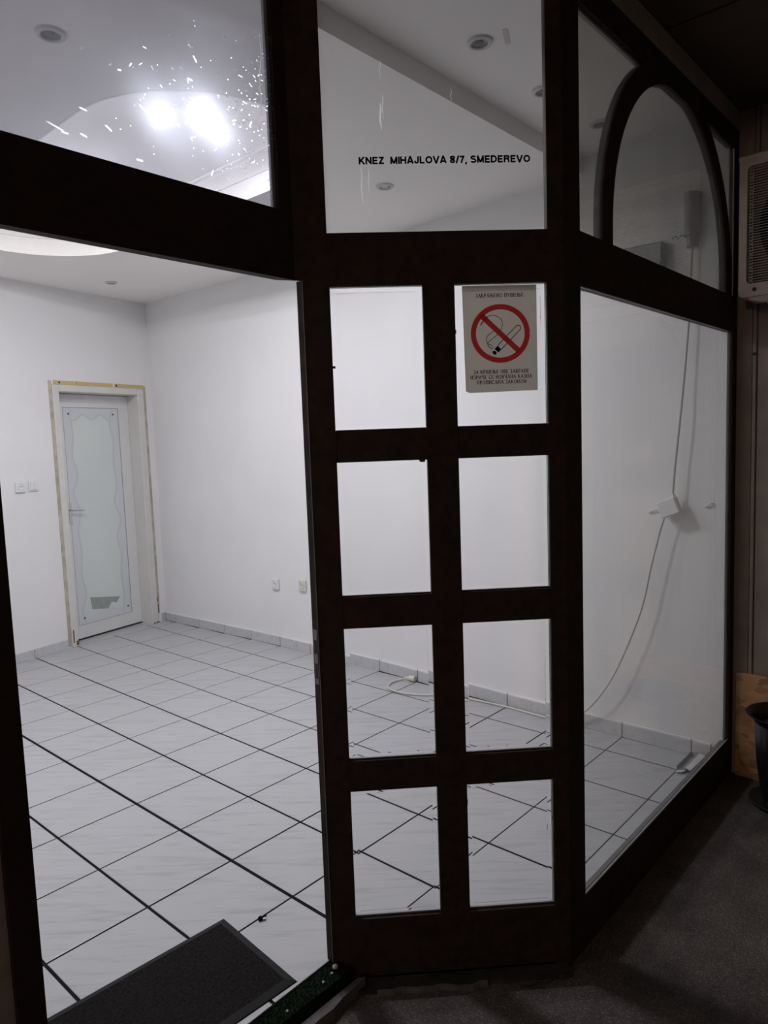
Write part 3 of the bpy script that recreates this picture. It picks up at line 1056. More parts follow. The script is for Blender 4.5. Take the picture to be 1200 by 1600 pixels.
# dark concrete ledge in front of the middle facet, with a paler broken lip
rnd = random.Random(5)
n = 28
front = [(0.22 + 1.9 * k / n, 0.17 + rnd.uniform(-0.010, 0.012) + (0.025 if 12 < k < 16 else 0)) for k in range(n + 1)]
t = empty('concrete_ledge', MF(1.15, 0.1, -0.2), 'dark rough concrete ledge under the eight-pane door leaf', 'ledge')
mb = MB()
mb.prism([MF(0.22, 0.002, -0.2)] + [MF(a, b - 0.03, -0.2) for a, b in front] + [MF(2.12, 0.002, -0.2)], (0, 0, 0.034))
mb.build('ledge_slab', 'ledge', t)
mb = MB()
L_ = front[3:18]
mb.prism([MF(a, b, -0.2) for a, b in L_] + [MF(a, b - 0.030, -0.2) for a, b in L_[::-1]], (0, 0, 0.038))
mb.build('lip_highlight', 'kerb', t)  # paler strip carries the highlight along the lip
# crack in the pavement
mb = MB()
cr = [(0.37, 5.24), (0.33, 5.30), (0.25, 5.33), (0.20, 5.40), (0.13, 5.41), (0.09, 5.47), (0.02, 5.50)]
mb.prism([(u, v - 0.010, -0.1995) for u, v in cr] + [(u + 0.004, v + 0.008, -0.1995) for u, v in cr[::-1]], (0, 0, 0.0015))
mb.build('crack', 'dark', pav)
# kerb stone and turf strip in front of the doorway
mb = MB()
rnd = random.Random(9)
n = 24
fr = [(1.24 + 3.32 * k / n, 4.262 - 0.09 * k / n + rnd.uniform(-0.010, 0.010) - 0.012 * max(0, 4 - k)) for k in range(n + 1)]
bk = [(1.28 + 3.28 * k / n, 4.165 - 0.05 * k / n) for k in range(n + 1)]
mb.prism([(u, v, -0.2) for u, v in fr] + [(u, v, -0.2) for u, v in bk[::-1]], (0, 0, 0.10))
mb.build('kerb_stone', 'kerb', label='narrow grey kerb stone below the doorway beside green turf', cat='kerb')
mb = MB()
fr = [(1.32 + 3.24 * k / n, 4.125 - 0.04 * k / n + rnd.uniform(-0.008, 0.008)) for k in range(n + 1)]
bk = [(1.385 + 2.3 * k / n, 3.925 + rnd.uniform(-0.012, 0.012)) for k in range(n + 1)]
mb.prism([(u, v, -0.2) for u, v in fr] + [(u, v, -0.2) for u, v in bk[::-1]], (0, 0, 0.185))
turf = mb.build('turf_strip', 'turf', label='strip of dark green artificial turf along the doorway threshold', cat='turf')
mb = MB()
for k in range(2600):
    u = rnd.uniform(1.36, 2.9)
    v = rnd.uniform(3.93, 4.12)
    a = rnd.uniform(0, 2 * PI)
    h = rnd.uniform(0.012, 0.03)
    w = 0.004
    lx, ly = rnd.uniform(-0.012, 0.012), rnd.uniform(-0.012, 0.012)
    ca, sa = math.cos(a) * w, math.sin(a) * w
    mb.poly([(u - ca, v - sa, -0.016), (u + ca, v + sa, -0.016), (u + lx, v + ly, -0.016 + h)])
mb.build('turf_blades', 'turf_blade', turf, kind='stuff', recalc=False)

# ------------------------------------------------------------------ things inside
# three-bulb ceiling lamp; a second, unseen one is added for the far wall
def ceiling_lamp(cu, cv, spots, material, label):
    lamp = empty('ceiling_lamp', (cu, cv, ZT), label, 'lamp', 'three-bulb ceiling lamps in the recess')
    mb = MB()
    mb.lathe((cu, cv, ZT), [(0, -0.05), (0.14, -0.045), (0.17, -0.02), (0.17, -0.001)], 28)
    mb.build('base_plate', 'ring', lamp, smooth=True)
    for bu, bv, rb in spots:
        mb = MB()
        c0, c1 = Vector((cu, cv, ZT - 0.03)), Vector((bu, bv, 8.60))
        mb.tube([c0, c0.lerp(c1, 0.5) + Vector((0, 0, 0.02)), c1, c1 - Vector((0, 0, 0.03))], [0.016, 0.016, 0.02, 0.03], 8)
        mb.build('lamp_arm', 'ring', lamp, smooth=True)
        mb = MB()
        prof = [(rb * math.sin(PI * k / 16), 8.495 - rb * 0.29 * math.cos(PI * k / 16)) for k in range(9)]
        mb.lathe((bu, bv, 0), prof, 16)
        mb.build('bulb', material, lamp, smooth=True)
        mb = MB()
        mb.lathe((bu, bv, 0), [(0.086, 8.492), (0.086, 8.51), (0.07, 8.55), (0.04, 8.58), (0, 8.58)], 16)
        mb.build('bulb_housing', 'ring', lamp, smooth=True)
ceiling_lamp(-0.16, 0.48, ((0.245, 0.34, 0.062), (-0.12, 0.69, 0.062), (-0.60, 0.41, 0.040)), 'bulb', 'lit three-bulb ceiling lamp glaring through the flecked left transom')
ceiling_lamp(-0.20, -2.55, ((0.18, -2.75, 0.08), (-0.20, -2.15, 0.08), (-0.58, -2.75, 0.08)), 'bulb_added', 'unseen three-bulb ceiling lamp added behind the transom rail to brighten the far wall')

def downlight(u, v, z, label, pale=False):
    t = empty('ceiling_downlight', (u, v, z), label, 'downlight', 'recessed ceiling downlights')
    mb = MB()
    mb.lathe((u, v, z), [(0.085, -0.004), (0.088, -0.026), (0.100, -0.032), (0.125, -0.022), (0.132, -0.001)], 28)
    mb.build('trim_ring', 'ring', t, smooth=True)
    mb = MB()
    mb.lathe((u, v, z), [(0.0, -0.004), (0.05, -0.006), (0.086, -0.012)], 24)
    mb.build('reflector', 'reflector_pale' if pale else 'reflector', t, smooth=True)
    if pale:
        for a in (0.0, PI):
            mb = MB()
            mb.lathe((u + 0.062 * math.cos(a + 2.4), v + 0.062 * math.sin(a + 2.4), z - 0.013), [(0, -0.008), (0.014, -0.004), (0.016, 0)], 8)
            mb.build('spring_clip', 'dark', t)
    else:
        mb = MB()
        mb.lathe((u + 0.01, v, z - 0.008), [(0, -0.016), (0.03, -0.012), (0.045, 0)], 16)
        mb.build('spot_bulb', 'ac_fin', t, smooth=True)
downlight(2.165, 1.70, ZC, 'unlit round downlight seen through the flecked left transom')
downlight(-2.86, 1.20, ZC, 'pale unlit downlight below the address lettering', True)
downlight(-2.84, -6.80, ZC, 'small unlit downlight above the back white door', True)
downlight(-1.056, 4.07, ZN, 'unlit downlight above the address lettering in the middle transom')
downlight(-2.42, 4.02, ZN, 'unlit downlight half hidden by the post right of the lettering')
downlight(-3.72, 4.10, ZN, 'unlit downlight seen left of the arch in the spandrel glass')
mb = MB()
mb.prism([(-1.035, 4.345, ZN - 0.006), (-1.052, 4.392, ZN - 0.006), (-1.298, 4.272, ZN - 0.006), (-1.281, 4.225, ZN - 0.006)], (0, 0, 0.0055))
mb.build('ceiling_patch', 'patch', label='small faint patch on ceiling right of the middle downlight', cat='patch')

# sockets and switch
def socket_at(f, a, c, w, h, label, group, cream=False):
    t = empty('wall_socket', f(a, 0.0, c - h / 2), label, 'socket', group)
    mb = MB()
    mb.box(f, a - w / 2, a + w / 2, 0.003, 0.05, c - h / 2, c + h / 2, 0.012)
    mb.build('cover_plate', 'plastic_cream' if cream else 'plastic', t)
    mb = MB()
    mb.lathe(f(a, 0.05, c + 0.01), [(0.0, 0.004), (0.055, 0.004), (0.062, 0.012), (0.070, 0.012), (0.074, 0.0)], 20, ax=f.ea, ay=(0, 0, 1), az=f.eb)
    well = mb.build('socket_well', 'plastic_cream' if cream else 'plastic', t, smooth=True)
    mb = MB()
    for da in (-0.024, 0.024):
        mb.lathe(f(a + da, 0.0535, c + 0.012), [(0, 0.002), (0.010, 0.002), (0.011, 0)], 8, ax=f.ea, ay=(0, 0, 1), az=f.eb)
    mb.build('pin_hole', 'dark', well)
    return t
def rwf(v):
    d = Vector((uw(v + 0.1) - uw(v - 0.1), 0.2, 0)).normalized()
    return Frame((uw(v), v, 0), d, (d.y, -d.x, 0))
socket_at(rwf(-4.07), 0, 1.405, 0.22, 0.24, 'white socket low on the right wall, further from the doorway post', 'low sockets on the right wall')
socket_at(rwf(-3.17), 0, 1.47, 0.22, 0.25, 'cream socket low on the right wall, nearer the doorway post', 'low sockets on the right wall', True)
socket_at(BW, 0.0, 3.78, 0.225, 0.225, 'white wall socket left of the light switch and back door', None)
t = empty('light_switch', BW(0.30, 0, 3.67), 'white light switch between the wall socket and the back door', 'switch')
mb = MB()
mb.box(BW, 0.19, 0.41, 0.003, 0.035, 3.675, 3.895, 0.008)
mb.build('cover_plate', 'plastic', t)
mb = MB()
mb.box(BW, 0.222, 0.298, 0.03, 0.055, 3.71, 3.865, 0.006)
mb.build('rocker', 'plastic', t)
mb = MB()
mb.box(BW, 0.302, 0.378, 0.03, 0.055, 3.71, 3.865, 0.006)
mb.build('rocker', 'plastic', t)

# door mat
mc = Vector((2.58, 3.26, 0))
ed, es = Vector((0.998, -0.065, 0)), Vector((0.078, 0.997, 0))
mt = Frame((1.635, 2.742, 0.0), ed, es)
t = empty('door_mat', mt(0.92, 0.58, 0), 'charcoal door mat with black rubber rim inside the doorway', 'mat')
mb = MB()
prof_o, prof_i = 0.0, 0.085
def mrect(d, z):
    return [mt(d, d, z), mt(1.85 - d, d, z), mt(1.85 - d, 1.155 - d, z), mt(d, 1.155 - d, z)]
loops = [mrect(0, 0.001), mrect(0.006, 0.010), mrect(0.075, 0.030), mrect(0.082, 0.024)]
lv = [[mb.bm.verts.new(p) for p in L] for L in loops]
for A_, B_ in zip(lv, lv[1:]):
    for k in range(4):
        mb.bm.faces.new((A_[k], A_[(k + 1) % 4], B_[(k + 1) % 4], B_[k]))
mb.build('rubber_rim', 'mat_rim', t, recalc=False)
mb = MB()
nx, ny = 90, 54
grid = [[mb.bm.verts.new(mt(0.080 + (1.69) * i / nx, 0.080 + 0.995 * j / ny, 0.024 + random.uniform(0, 0.007))) for j in range(ny + 1)] for i in range(nx + 1)]
for i in range(nx):
    for j in range(ny):
        mb.bm.faces.new((grid[i][j], grid[i + 1][j], grid[i + 1][j + 1], grid[i][j + 1]))
mb.build('pile', 'mat_pile', t, recalc=False)

# black scrap on the floor
mb = MB()
c = Vector((1.425, 3.03, 0))
mb.lathe((c.x, c.y, 0.001), [(0, 0), (0.022, 0.002), (0.026, 0.018), (0.016, 0.034), (0, 0.036)], 7)
mb.tube([(c.x + 0.0, c.y + 0.0, 0.02), (c.x - 0.035, c.y + 0.018, 0.03), (c.x - 0.055, c.y + 0.028, 0.026)], 0.007, 6)
mb.tube([(c.x + 0.01, c.y + 0.02, 0.012), (c.x - 0.03, c.y + 0.045, 0.008)], 0.005, 6)
mb.build('plastic_scrap', 'black', label='tiny black broken bit on the tiles right of the mat', cat='debris')

# dangling junction box, cables and plug
t = empty('extension_cord', (-4.3, 1.0, 0), 'pale extension cord running from the dangling wall box to a looped end on the floor', 'cord')
def spline(pts, n=10):
    pts = [Vector(p) for p in pts]
    out = []
    P_ = [pts[0] * 2 - pts[1]] + pts + [pts[-1] * 2 - pts[-2]]
    for i in range(1, len(P_) - 2):
        p0, p1, p2, p3 = P_[i - 1:i + 3]
        for k in range(n):
            s = k / n
            out.append(0.5 * ((2 * p1) + (p2 - p0) * s + (2 * p0 - 5 * p1 + 4 * p2 - p3) * s * s + (3 * p1 - p0 - 3 * p2 + p3) * s ** 3))
    out.append(pts[-1])
    return out
WU = -4.42
cabpts = [(WU, 4.66, 3.30), (WU, 4.60, 3.10), (-4.42, 4.48, 2.6), (-4.42, 4.34, 1.98), (-4.42, 4.03, 1.17), (-4.43, 3.78, 0.70), (-4.47, 3.46, 0.30), (-4.52, 3.1, 0.06), (-4.52, 2.8, 0.022), (-4.545, 2.1, 0.02), (-4.50, 1.4, 0.02), (-4.36, 0.92, 0.02), (-4.10, 0.42, 0.02), (-4.02, 0.08, 0.02), (-4.10, -0.20, 0.02), (-4.34, -0.33, 0.02), (-4.54, -0.28, 0.03), (-4.62, -0.22, 0.05)]
mb = MB()
mb.tube(spline(cabpts, 8), 0.016, 8)
mb.build('cable', 'cable_pale', t, smooth=True)
mb = MB()
pa, pb = Vector((-4.62, -0.22, 0.055)), Vector((-4.66, -0.02, 0.06))
mb.tube([pa, pa.lerp(pb, 0.35), pa.lerp(pb, 0.4), pb, pb.lerp(pa, -0.02)], [0.02, 0.032, 0.052, 0.056, 0.03], 12)
mb.build('plug', 'plastic_cream', t, label='cream round plug', smooth=True)
mb = MB()
up = [(-4.44, 4.77, 3.62), (-4.44, 4.80, 4.0), (-4.44, 4.86, 4.6), (-4.46, 4.90, 5.1), (-4.47, 4.93, 5.5), (-4.48, 4.955, 5.9), (-4.50, 4.97, 6.4), (-4.50, 4.985, 6.85)]
mb.tube(spline(up, 8), 0.014, 8)
mb.build('hanging_cable', 'cable', label='grey cable hanging down the right wall to the torn-off box', cat='cable', smooth=True)
t = empty('junction_box', (-4.4, 4.75, 3.3), 'white socket box hanging torn off the right wall behind the big window', 'socket box')
th = math.radians(22)
jf = Frame((-4.42, 4.73, 3.455), (0.10, math.cos(th), math.sin(th)), (0.99, -0.10, 0.0), (0, -math.sin(th), math.cos(th)))
mb = MB()
mb.box(jf, -0.135, 0.135, -0.06, 0.05, -0.115, 0.115, 0.012)
mb.build('box_body', 'plastic', t)
mb = MB()
mb.box(jf, -0.16, -0.10, -0.11, -0.045, -0.06, 0.05, 0.006)
mb.build('mounting_lug', 'plastic', t)
mb = MB()
mb.box(jf, 0.06, 0.115, -0.07, -0.01, 0.115, 0.16, 0.006)
mb.build('mounting_lug', 'plastic', t)
for k, (v, z, l) in enumerate(((4.47, 3.38, 0.16), (5.20, 3.48, 0.10))):
    mb = MB()
    pts = [(uw(v) + 0.012, v - l / 2, z - 0.02), (uw(v) + 0.03, v - l / 4, z + 0.005), (uw(v) + 0.035, v + l / 4, z + 0.028), (uw(v) + 0.012, v + l / 2, z + 0.035)]
    mb.tube(spline(pts, 5), 0.012, 6)
    mb.build('torn_plaster', 'wall', label='flap of torn plaster %s the dangling socket box' % ('left of' if k == 0 else 'right of'), cat='plaster', group='torn plaster on the right wall')

# boxes high on the right wall behind the arched window
t = empty('wall_unit', (-4.5, 3.9, 6.62), 'long grey wall-mounted unit low behind the arched window', 'wall unit')
mb = MB()
mb.box(W, uw(3.8) + 0.006, uw(3.8) + 0.16, 3.0, 4.62, 6.60, 6.98, 0.02)
mb.build('unit_body', 'wallbox', t)
mb = MB()
mb.box(W, uw(3.8) + 0.15, uw(3.8) + 0.175, 3.02, 4.60, 6.62, 6.72, 0.008)
mb.build('unit_flap', 'bead', t)
mb = MB()
for k in range(7):
    v = 4.70 + 0.035 * k
    z = 7.0 + 0.02 * math.sin(k * 2.3)
    mb.box(W, uw(v) + 0.002, uw(v) + 0.008, v, v + 0.02, z, z + 0.022)
mb.build('wall_scuff', 'reflector', label='row of small dark scuffs right of the grey wall unit', cat='scuff')
mb = MB()
u0 = uw(4.97)
prof = []
for k in range(13):
    a = PI * k / 12
    prof.append((u0 + 0.004 + 0.16 * math.sin(a), 4.97 - 0.10 * math.cos(a)))
lo = [(p[0], p[1], 6.98) for p in prof]
mb.prism(lo, (0, 0, 0.53))
mb.prism([(u0 + 0.004 + (p[0] - u0) * 0.8, 4.97 + (p[1] - 4.97) * 0.72, 6.84) for p in prof], (0, 0, 0.14))
mb.build('wall_box', 'wallbox', label='upright grey rounded casing on the right wall behind the arch', cat='casing', smooth=True)

# pale carton on the floor by the window corner
t = empty('carton', (-4.25, 5.09, 0), 'pale small carton lying on the floor in the right window corner', 'box')
mb = MB()
mb.box(W, -4.52, -3.97, 5.00, 5.012, 0.003, 0.07)
mb.box(W, -4.52, -3.97, 5.108, 5.12, 0.003, 0.07)
mb.box(W, -4.52, -4.508, 5.00, 5.12, 0.003, 0.07)
mb.box(W, -4.52, -3.97, 5.00, 5.12, 0.003, 0.014)
mb.build('tray', 'wallbox', t)
mb = MB()
mb.prism([(-4.52, 5.121, 0.066), (-3.97, 5.121, 0.066), (-3.90, 5.20, 0.075), (-4.46, 5.22, 0.075)], (0, 0, 0.006))
mb.build('flap', 'paperbox', t)
mb = MB()
mb.prism([(-3.968, 5.005, 0.004), (-3.89, 5.01, 0.004), (-3.90, 5.10, 0.03), (-3.968, 5.115, 0.03)], (0, 0, 0.006))
mb.build('flap', 'paperbox', t)

# ------------------------------------------------------------------ lettering
# wide sans capitals drawn stroke by stroke
def ar(cx, cy, rx, ry, a0, a1, n=14):
    return [(cx + rx * math.cos(math.radians(a0 + (a1 - a0) * k / n)), cy + ry * math.sin(math.radians(a0 + (a1 - a0) * k / n))) for k in range(n + 1)]
ST = 0.235                                # stroke thickness, cap height 1
h_ = ST / 2
SANS = {
    'K': (0.98, [[(h_, 0), (h_, 1)], [(0.90, 1), (0.16, 0.36)], [(0.36, 0.58), (0.92, 0)]]),
    'N': (1.00, [[(h_, 0), (h_, 1)], [(1 - h_, 0), (1 - h_, 1)], [(h_, 0.93), (1 - h_, 0.07)]]),
    'E': (0.88, [[(h_, 0), (h_, 1)], [(0, 1 - h_), (0.86, 1 - h_)], [(0, 0.5), (0.80, 0.5)], [(0, h_), (0.88, h_)]]),
    'Z': (0.90, [[(0.03, 1 - h_), (0.88, 1 - h_)], [(0.80, 0.95), (0.10, 0.05)], [(0.0, h_), (0.90, h_)]]),
    'M': (1.15, [[(h_, 0), (h_, 1)], [(1.15 - h_, 0), (1.15 - h_, 1)], [(0.10, 0.95), (0.575, 0.06)], [(1.05, 0.95), (0.575, 0.06)]]),
    'I': (0.18, [[(h_, 0), (h_, 1)]]),
    'H': (1.00, [[(h_, 0), (h_, 1)], [(1 - h_, 0), (1 - h_, 1)], [(0, 0.5), (1, 0.5)]]),
    'A': (1.05, [[(0.06, 0), (0.50, 0.96)], [(0.55, 0.96), (0.99, 0)], [(0.2, 0.29), (0.85, 0.29)], [(0.42, 0.96), (0.63, 0.96)]]),
    'J': (0.76, [[(0.76 - h_, 1), (0.76 - h_, 0.32)] + ar(0.38, 0.32, 0.38 - h_, 0.32 - h_, 0, -180) + [(h_, 0.40)]]),
    'L': (0.82, [[(h_, 0), (h_, 1)], [(0, h_), (0.82, h_)]]),
    'O': (1.14, [ar(0.57, 0.5, 0.57 - h_, 0.5 - h_, 0, 360, 30)]),
    'V': (1.02, [[(0.06, 1), (0.49, 0.04)], [(0.96, 1), (0.53, 0.04)], [(0.42, 0.04), (0.60, 0.04)]]),
    '8': (0.88, [ar(0.44, 0.74, 0.33, 0.26 - h_ * 0.9, 0, 360, 22), ar(0.44, 0.28, 0.44 - h_, 0.28 - h_ * 0.9, 0, 360, 22)]),
    '/': (0.46, [[(0.03, -0.05), (0.43, 1.02)]]),
    '7': (0.80, [[(0, 1 - h_), (0.80, 1 - h_)], [(0.72, 0.94), (0.50, 0.6), (0.34, 0.3), (0.29, 0)]]),
    ',': (0.24, [[(0.12, 0.17), (0.12, 0.0), (0.04, -0.20)]]),
    'S': (0.98, [ar(0.49, 0.735, 0.49 - h_ * 1.1, 0.265 - h_, 20, 180) + ar(0.49, 0.735, 0.49 - h_ * 1.1, 0.20, 180, 270, 6) + ar(0.49, 0.275, 0.49 - h_, 0.26, 90, 0, 6) + ar(0.49, 0.275, 0.49 - h_, 0.275 - h_, 0, -165)]),
    'D': (1.02, [[(h_, 0), (h_, 1)], [(0, 1 - h_), (0.45, 1 - h_)] + ar(0.45, 0.5, 0.57 - h_, 0.5 - h_, 90, -90) + [(0, h_)]]),
    'R': (1.00, [[(h_, 0), (h_, 1)], [(0, 1 - h_), (0.62, 1 - h_)] + ar(0.62, 0.71, 0.36 - h_, 0.29 - h_, 90, -90) + [(0, 0.42 + h_ * 0.8)], [(0.60, 0.46), (0.80, 0.36), (0.85, 0.0)]]),
    ' ': (0.30, []),
}
line = 'KNEZ  MIHAJLOVA 8/7, SMEDEREVO'
gap = 0.17
tot = sum(SANS[ch][0] + gap for ch in line) - gap
a0, a1, c0, c1 = 0.538, 1.900, 6.643, 6.699
kx, x = (a1 - a0) / tot, 0.0
t = empty('window_lettering', MF(1.22, -0.0375, c0), 'black address lettering on the middle transom glass', 'lettering')
for ch in line:
    wd, strokes = SANS[ch]
    if strokes:
        mb = MB()
        for st in strokes:
            ribbon(mb, MF, [(a0 + (x + px) * kx, c0 + py * (c1 - c0)) for px, py in st], ST * (c1 - c0) * 1.05, -0.0375)
        mb.build('letter', 'black', t, recalc=False)
    x += wd + gap

# no-smoking sign
SA0, SA1, SC0, SC1 = 1.329, 1.934, 4.842, 5.694
KA, KC = (SA1 - SA0) / 832.0, (SC1 - SC0) / 1215.0
def sg(x, y):
    return SA0 + (x - 163) * KA, SC1 - (y - 95) * KC
SB = -0.040
t = empty('no_smoking_sign', MF(1.63, SB, SC0), 'grey no smoking sign with red ring on upper right pane', 'sign')
mb = MB()
cor = [(163, 95), (997, 95), (997, 1298), (225, 1310), (180, 1290)]
mb.prism([MF(sg(*p)[0], SB, sg(*p)[1]) for p in cor], MF.eb * 0.002)
mb.build('paper_sheet', 'sign', t)
SF = SB + 0.0032
def circ(cx, cy, r, n=48, a0=0, a1=360):
    return [sg(cx + r * math.cos(math.radians(a0 + (a1 - a0) * k / n)), cy + r * math.sin(math.radians(a0 + (a1 - a0) * k / n))) for k in range(n + 1)]
mb = MB()
ribbon(mb, MF, circ(583, 640, 304), 58 * KA, SF)
ribbon(mb, MF, [sg(372, 432), sg(793, 848)], 60 * KA, SF + 0.0006)
mb.build('prohibition_ring', 'sign_red', t, label='red ring with a diagonal bar', recalc=False)
mb = MB()
lw = 8.0 * KA
def cig(s, w):                           # s along the cigarette from tip to end, w sideways
    d = Vector((0.70, -0.714))
    nn = Vector((0.714, 0.70))
    p = Vector((515, 855)) + d * s + nn * w
    return sg(p.x, p.y)
L_, hw = 385, 30
end = [cig(L_ + hw * math.sin(a), hw * math.cos(a)) for a in [PI * k / 12 for k in range(13)]]
ribbon(mb, MF, [cig(75, hw)] + end + [cig(75, -hw)], lw, SF)
mb.poly([MF(p[0], SF, p[1]) for p in (cig(28, hw), cig(78, hw), cig(78, -hw), cig(28, -hw))])
mb.poly([MF(p[0], SF, p[1]) for p in [cig(-2 + 20 * math.cos(a), 26 * math.sin(a)) for a in [2 * PI * k / 16 for k in range(16)]]])
s1 = spline([(360, 545, 0), (385, 495, 0), (430, 450, 0), (510, 432, 0), (580, 465, 0), (607, 520, 0), (590, 590, 0), (545, 655, 0), (470, 712, 0), (440, 745, 0), (447, 785, 0), (490, 812, 0)], 6)
s2 = spline([(515, 602, 0), (440, 662, 0), (424, 700, 0), (440, 752, 0), (480, 770, 0), (497, 800, 0)], 6)
s3 = spline([(360, 545, 0), (400, 497, 0), (440, 450, 0)], 6)
for s_ in (s1, s2, s3):
    ribbon(mb, MF, [sg(p.x, p.y) for p in s_], lw * 0.8, SF)
mb.build('cigarette_drawing', 'black', t, recalc=False)
# serif Cyrillic capitals drawn stroke by stroke
TH, TN = 0.15, 0.075
def gl_v(x, y0=0, y1=1, s0=True, s1=True, w=TH):
    r = [[(x, y0), (x, y1), w]]
    if s0:
        r.append([(x - 0.13, y0 + 0.02), (x + 0.13, y0 + 0.02), 0.05])
    if s1:
        r.append([(x - 0.13, y1 - 0.02), (x + 0.13, y1 - 0.02), 0.05])
    return r
def gl_l(*pts, w=TN):
    return [list(pts) + [w]]
def gl_a(cx, cy, rx, ry, a0, a1, w=TH):
    n = 10
    return [[(cx + rx * math.cos(math.radians(a0 + (a1 - a0) * k / n)), cy + ry * math.sin(math.radians(a0 + (a1 - a0) * k / n))) for k in range(n + 1)] + [w]]
GL = {
    'З': (0.62, gl_a(0.27, 0.75, 0.22, 0.21, 150, -90, 0.12) + gl_a(0.27, 0.26, 0.26, 0.23, 90, -150, 0.13)),
    'А': (0.78, gl_l((0.10, 0.03), (0.38, 1.0)) + gl_l((0.38, 1.0), (0.66, 0.03), w=TH) + gl_l((0.18, 0.33), (0.58, 0.33)) + gl_l((0.0, 0.02), (0.22, 0.02), w=0.05) + gl_l((0.54, 0.02), (0.78, 0.02), w=0.05)),
    'Б': (0.70, gl_v(0.16) + gl_l((0.16, 0.96), (0.58, 0.96)) + gl_l((0.58, 0.96), (0.60, 0.78), w=0.05) + gl_l((0.16, 0.56), (0.34, 0.56)) + gl_a(0.34, 0.30, 0.24, 0.26, 90, -90, 0.12) + gl_l((0.16, 0.04), (0.34, 0.04))),
    'Р': (0.66, gl_v(0.16) + gl_l((0.16, 0.96), (0.34, 0.96)) + gl_a(0.34, 0.72, 0.22, 0.24, 90, -90, 0.12) + gl_l((0.34, 0.47), (0.16, 0.47))),
    'Њ': (1.05, gl_v(0.16) + gl_v(0.56) + gl_l((0.16, 0.54), (0.74, 0.54)) + gl_a(0.74, 0.29, 0.22, 0.25, 90, -90, 0.12) + gl_l((0.56, 0.04), (0.74, 0.04))),
    'Е': (0.68, gl_v(0.16) + gl_l((0.16, 0.96), (0.56, 0.96)) + gl_l((0.56, 0.97), (0.58, 0.78), w=0.05) + gl_l((0.16, 0.52), (0.44, 0.52)) + gl_l((0.44, 0.64), (0.44, 0.40), w=0.05) + gl_l((0.16, 0.04), (0.58, 0.04)) + gl_l((0.58, 0.03), (0.61, 0.24), w=0.05)),
    'Н': (0.82, gl_v(0.16) + gl_v(0.64) + gl_l((0.16, 0.52), (0.64, 0.52))),
    'О': (0.80, gl_a(0.39, 0.5, 0.31, 0.46, 0, 360, 0.12)),
    'П': (0.82, gl_v(0.16) + gl_v(0.64) + gl_l((0.16, 0.96), (0.64, 0.96))),
    'У': (0.72, gl_l((0.10, 0.98), (0.38, 0.38), w=TH) + gl_l((0.62, 0.98), (0.30, 0.12), (0.16, 0.03), (0.06, 0.08)) + gl_l((0.0, 0.98), (0.24, 0.98), w=0.05) + gl_l((0.50, 0.98), (0.72, 0.98), w=0.05)),
    'Ш': (1.12, gl_v(0.16) + gl_v(0.55, s0=False) + gl_v(0.94) + gl_l((0.16, 0.04), (0.94, 0.04))),
    'К': (0.76, gl_v(0.16) + gl_l((0.20, 0.50), (0.60, 0.97)) + gl_l((0.32, 0.60), (0.66, 0.03), w=TH) + gl_l((0.5, 0.98), (0.70, 0.98), w=0.05) + gl_l((0.56, 0.02), (0.76, 0.02), w=0.05)),
    'В': (0.70, gl_v(0.16) + gl_l((0.16, 0.96), (0.32, 0.96)) + gl_a(0.32, 0.75, 0.20, 0.21, 90, -90, 0.12) + gl_l((0.16, 0.53), (0.34, 0.53)) + gl_a(0.34, 0.29, 0.24, 0.25, 90, -90, 0.12) + gl_l((0.16, 0.04), (0.34, 0.04))),
    'И': (0.84, gl_v(0.16) + gl_v(0.66) + gl_l((0.16, 0.08), (0.66, 0.92))),
    'Ч': (0.76, gl_v(0.58) + gl_v(0.16, 0.62, 1, s0=False) + gl_l((0.16, 0.62), (0.22, 0.48), (0.36, 0.43), (0.58, 0.48))),
    'С': (0.72, gl_a(0.40, 0.5, 0.31, 0.46, 50, 310, 0.12) + gl_l((0.61, 0.95), (0.61, 0.72), w=0.05)),
    'М': (0.98, gl_v(0.14, w=TN) + gl_v(0.82) + gl_l((0.16, 0.98), (0.48, 0.06), w=TH) + gl_l((0.48, 0.06), (0.80, 0.98))),
    ' ': (0.36, []),
}
def write(text, xc, yc, width, height):
    tot = sum(GL[ch][0] + 0.06 for ch in text)
    kx = width / tot
    x = xc - width / 2
    for ch in text:
        wd, strokes = GL[ch]
        mb = MB()
        for st in strokes:
            w = st[-1]
            pts = [sg(x + px * kx, yc + height / 2 - py * height) for px, py in st[:-1]]
            ribbon(mb, MF, pts, w * height * KC * 1.25, SF)
        if strokes:
            mb.build('letter', 'black', t, recalc=False)
        else:
            mb.bm.free()
        x += (wd + 0.06) * kx
write('ЗАБРАЊЕНО ПУШЕЊЕ', 583, 207, 540, 44)
write('ЗА КРШЕЊЕ ОВЕ ЗАБРАНЕ', 587, 1073, 635, 44)
write('ИЗРИЧЕ СЕ НОВЧАНА КАЗНА', 584, 1133, 700, 44)
write('ПРОПИСАНА ЗАКОНОМ', 588, 1192, 570, 44)

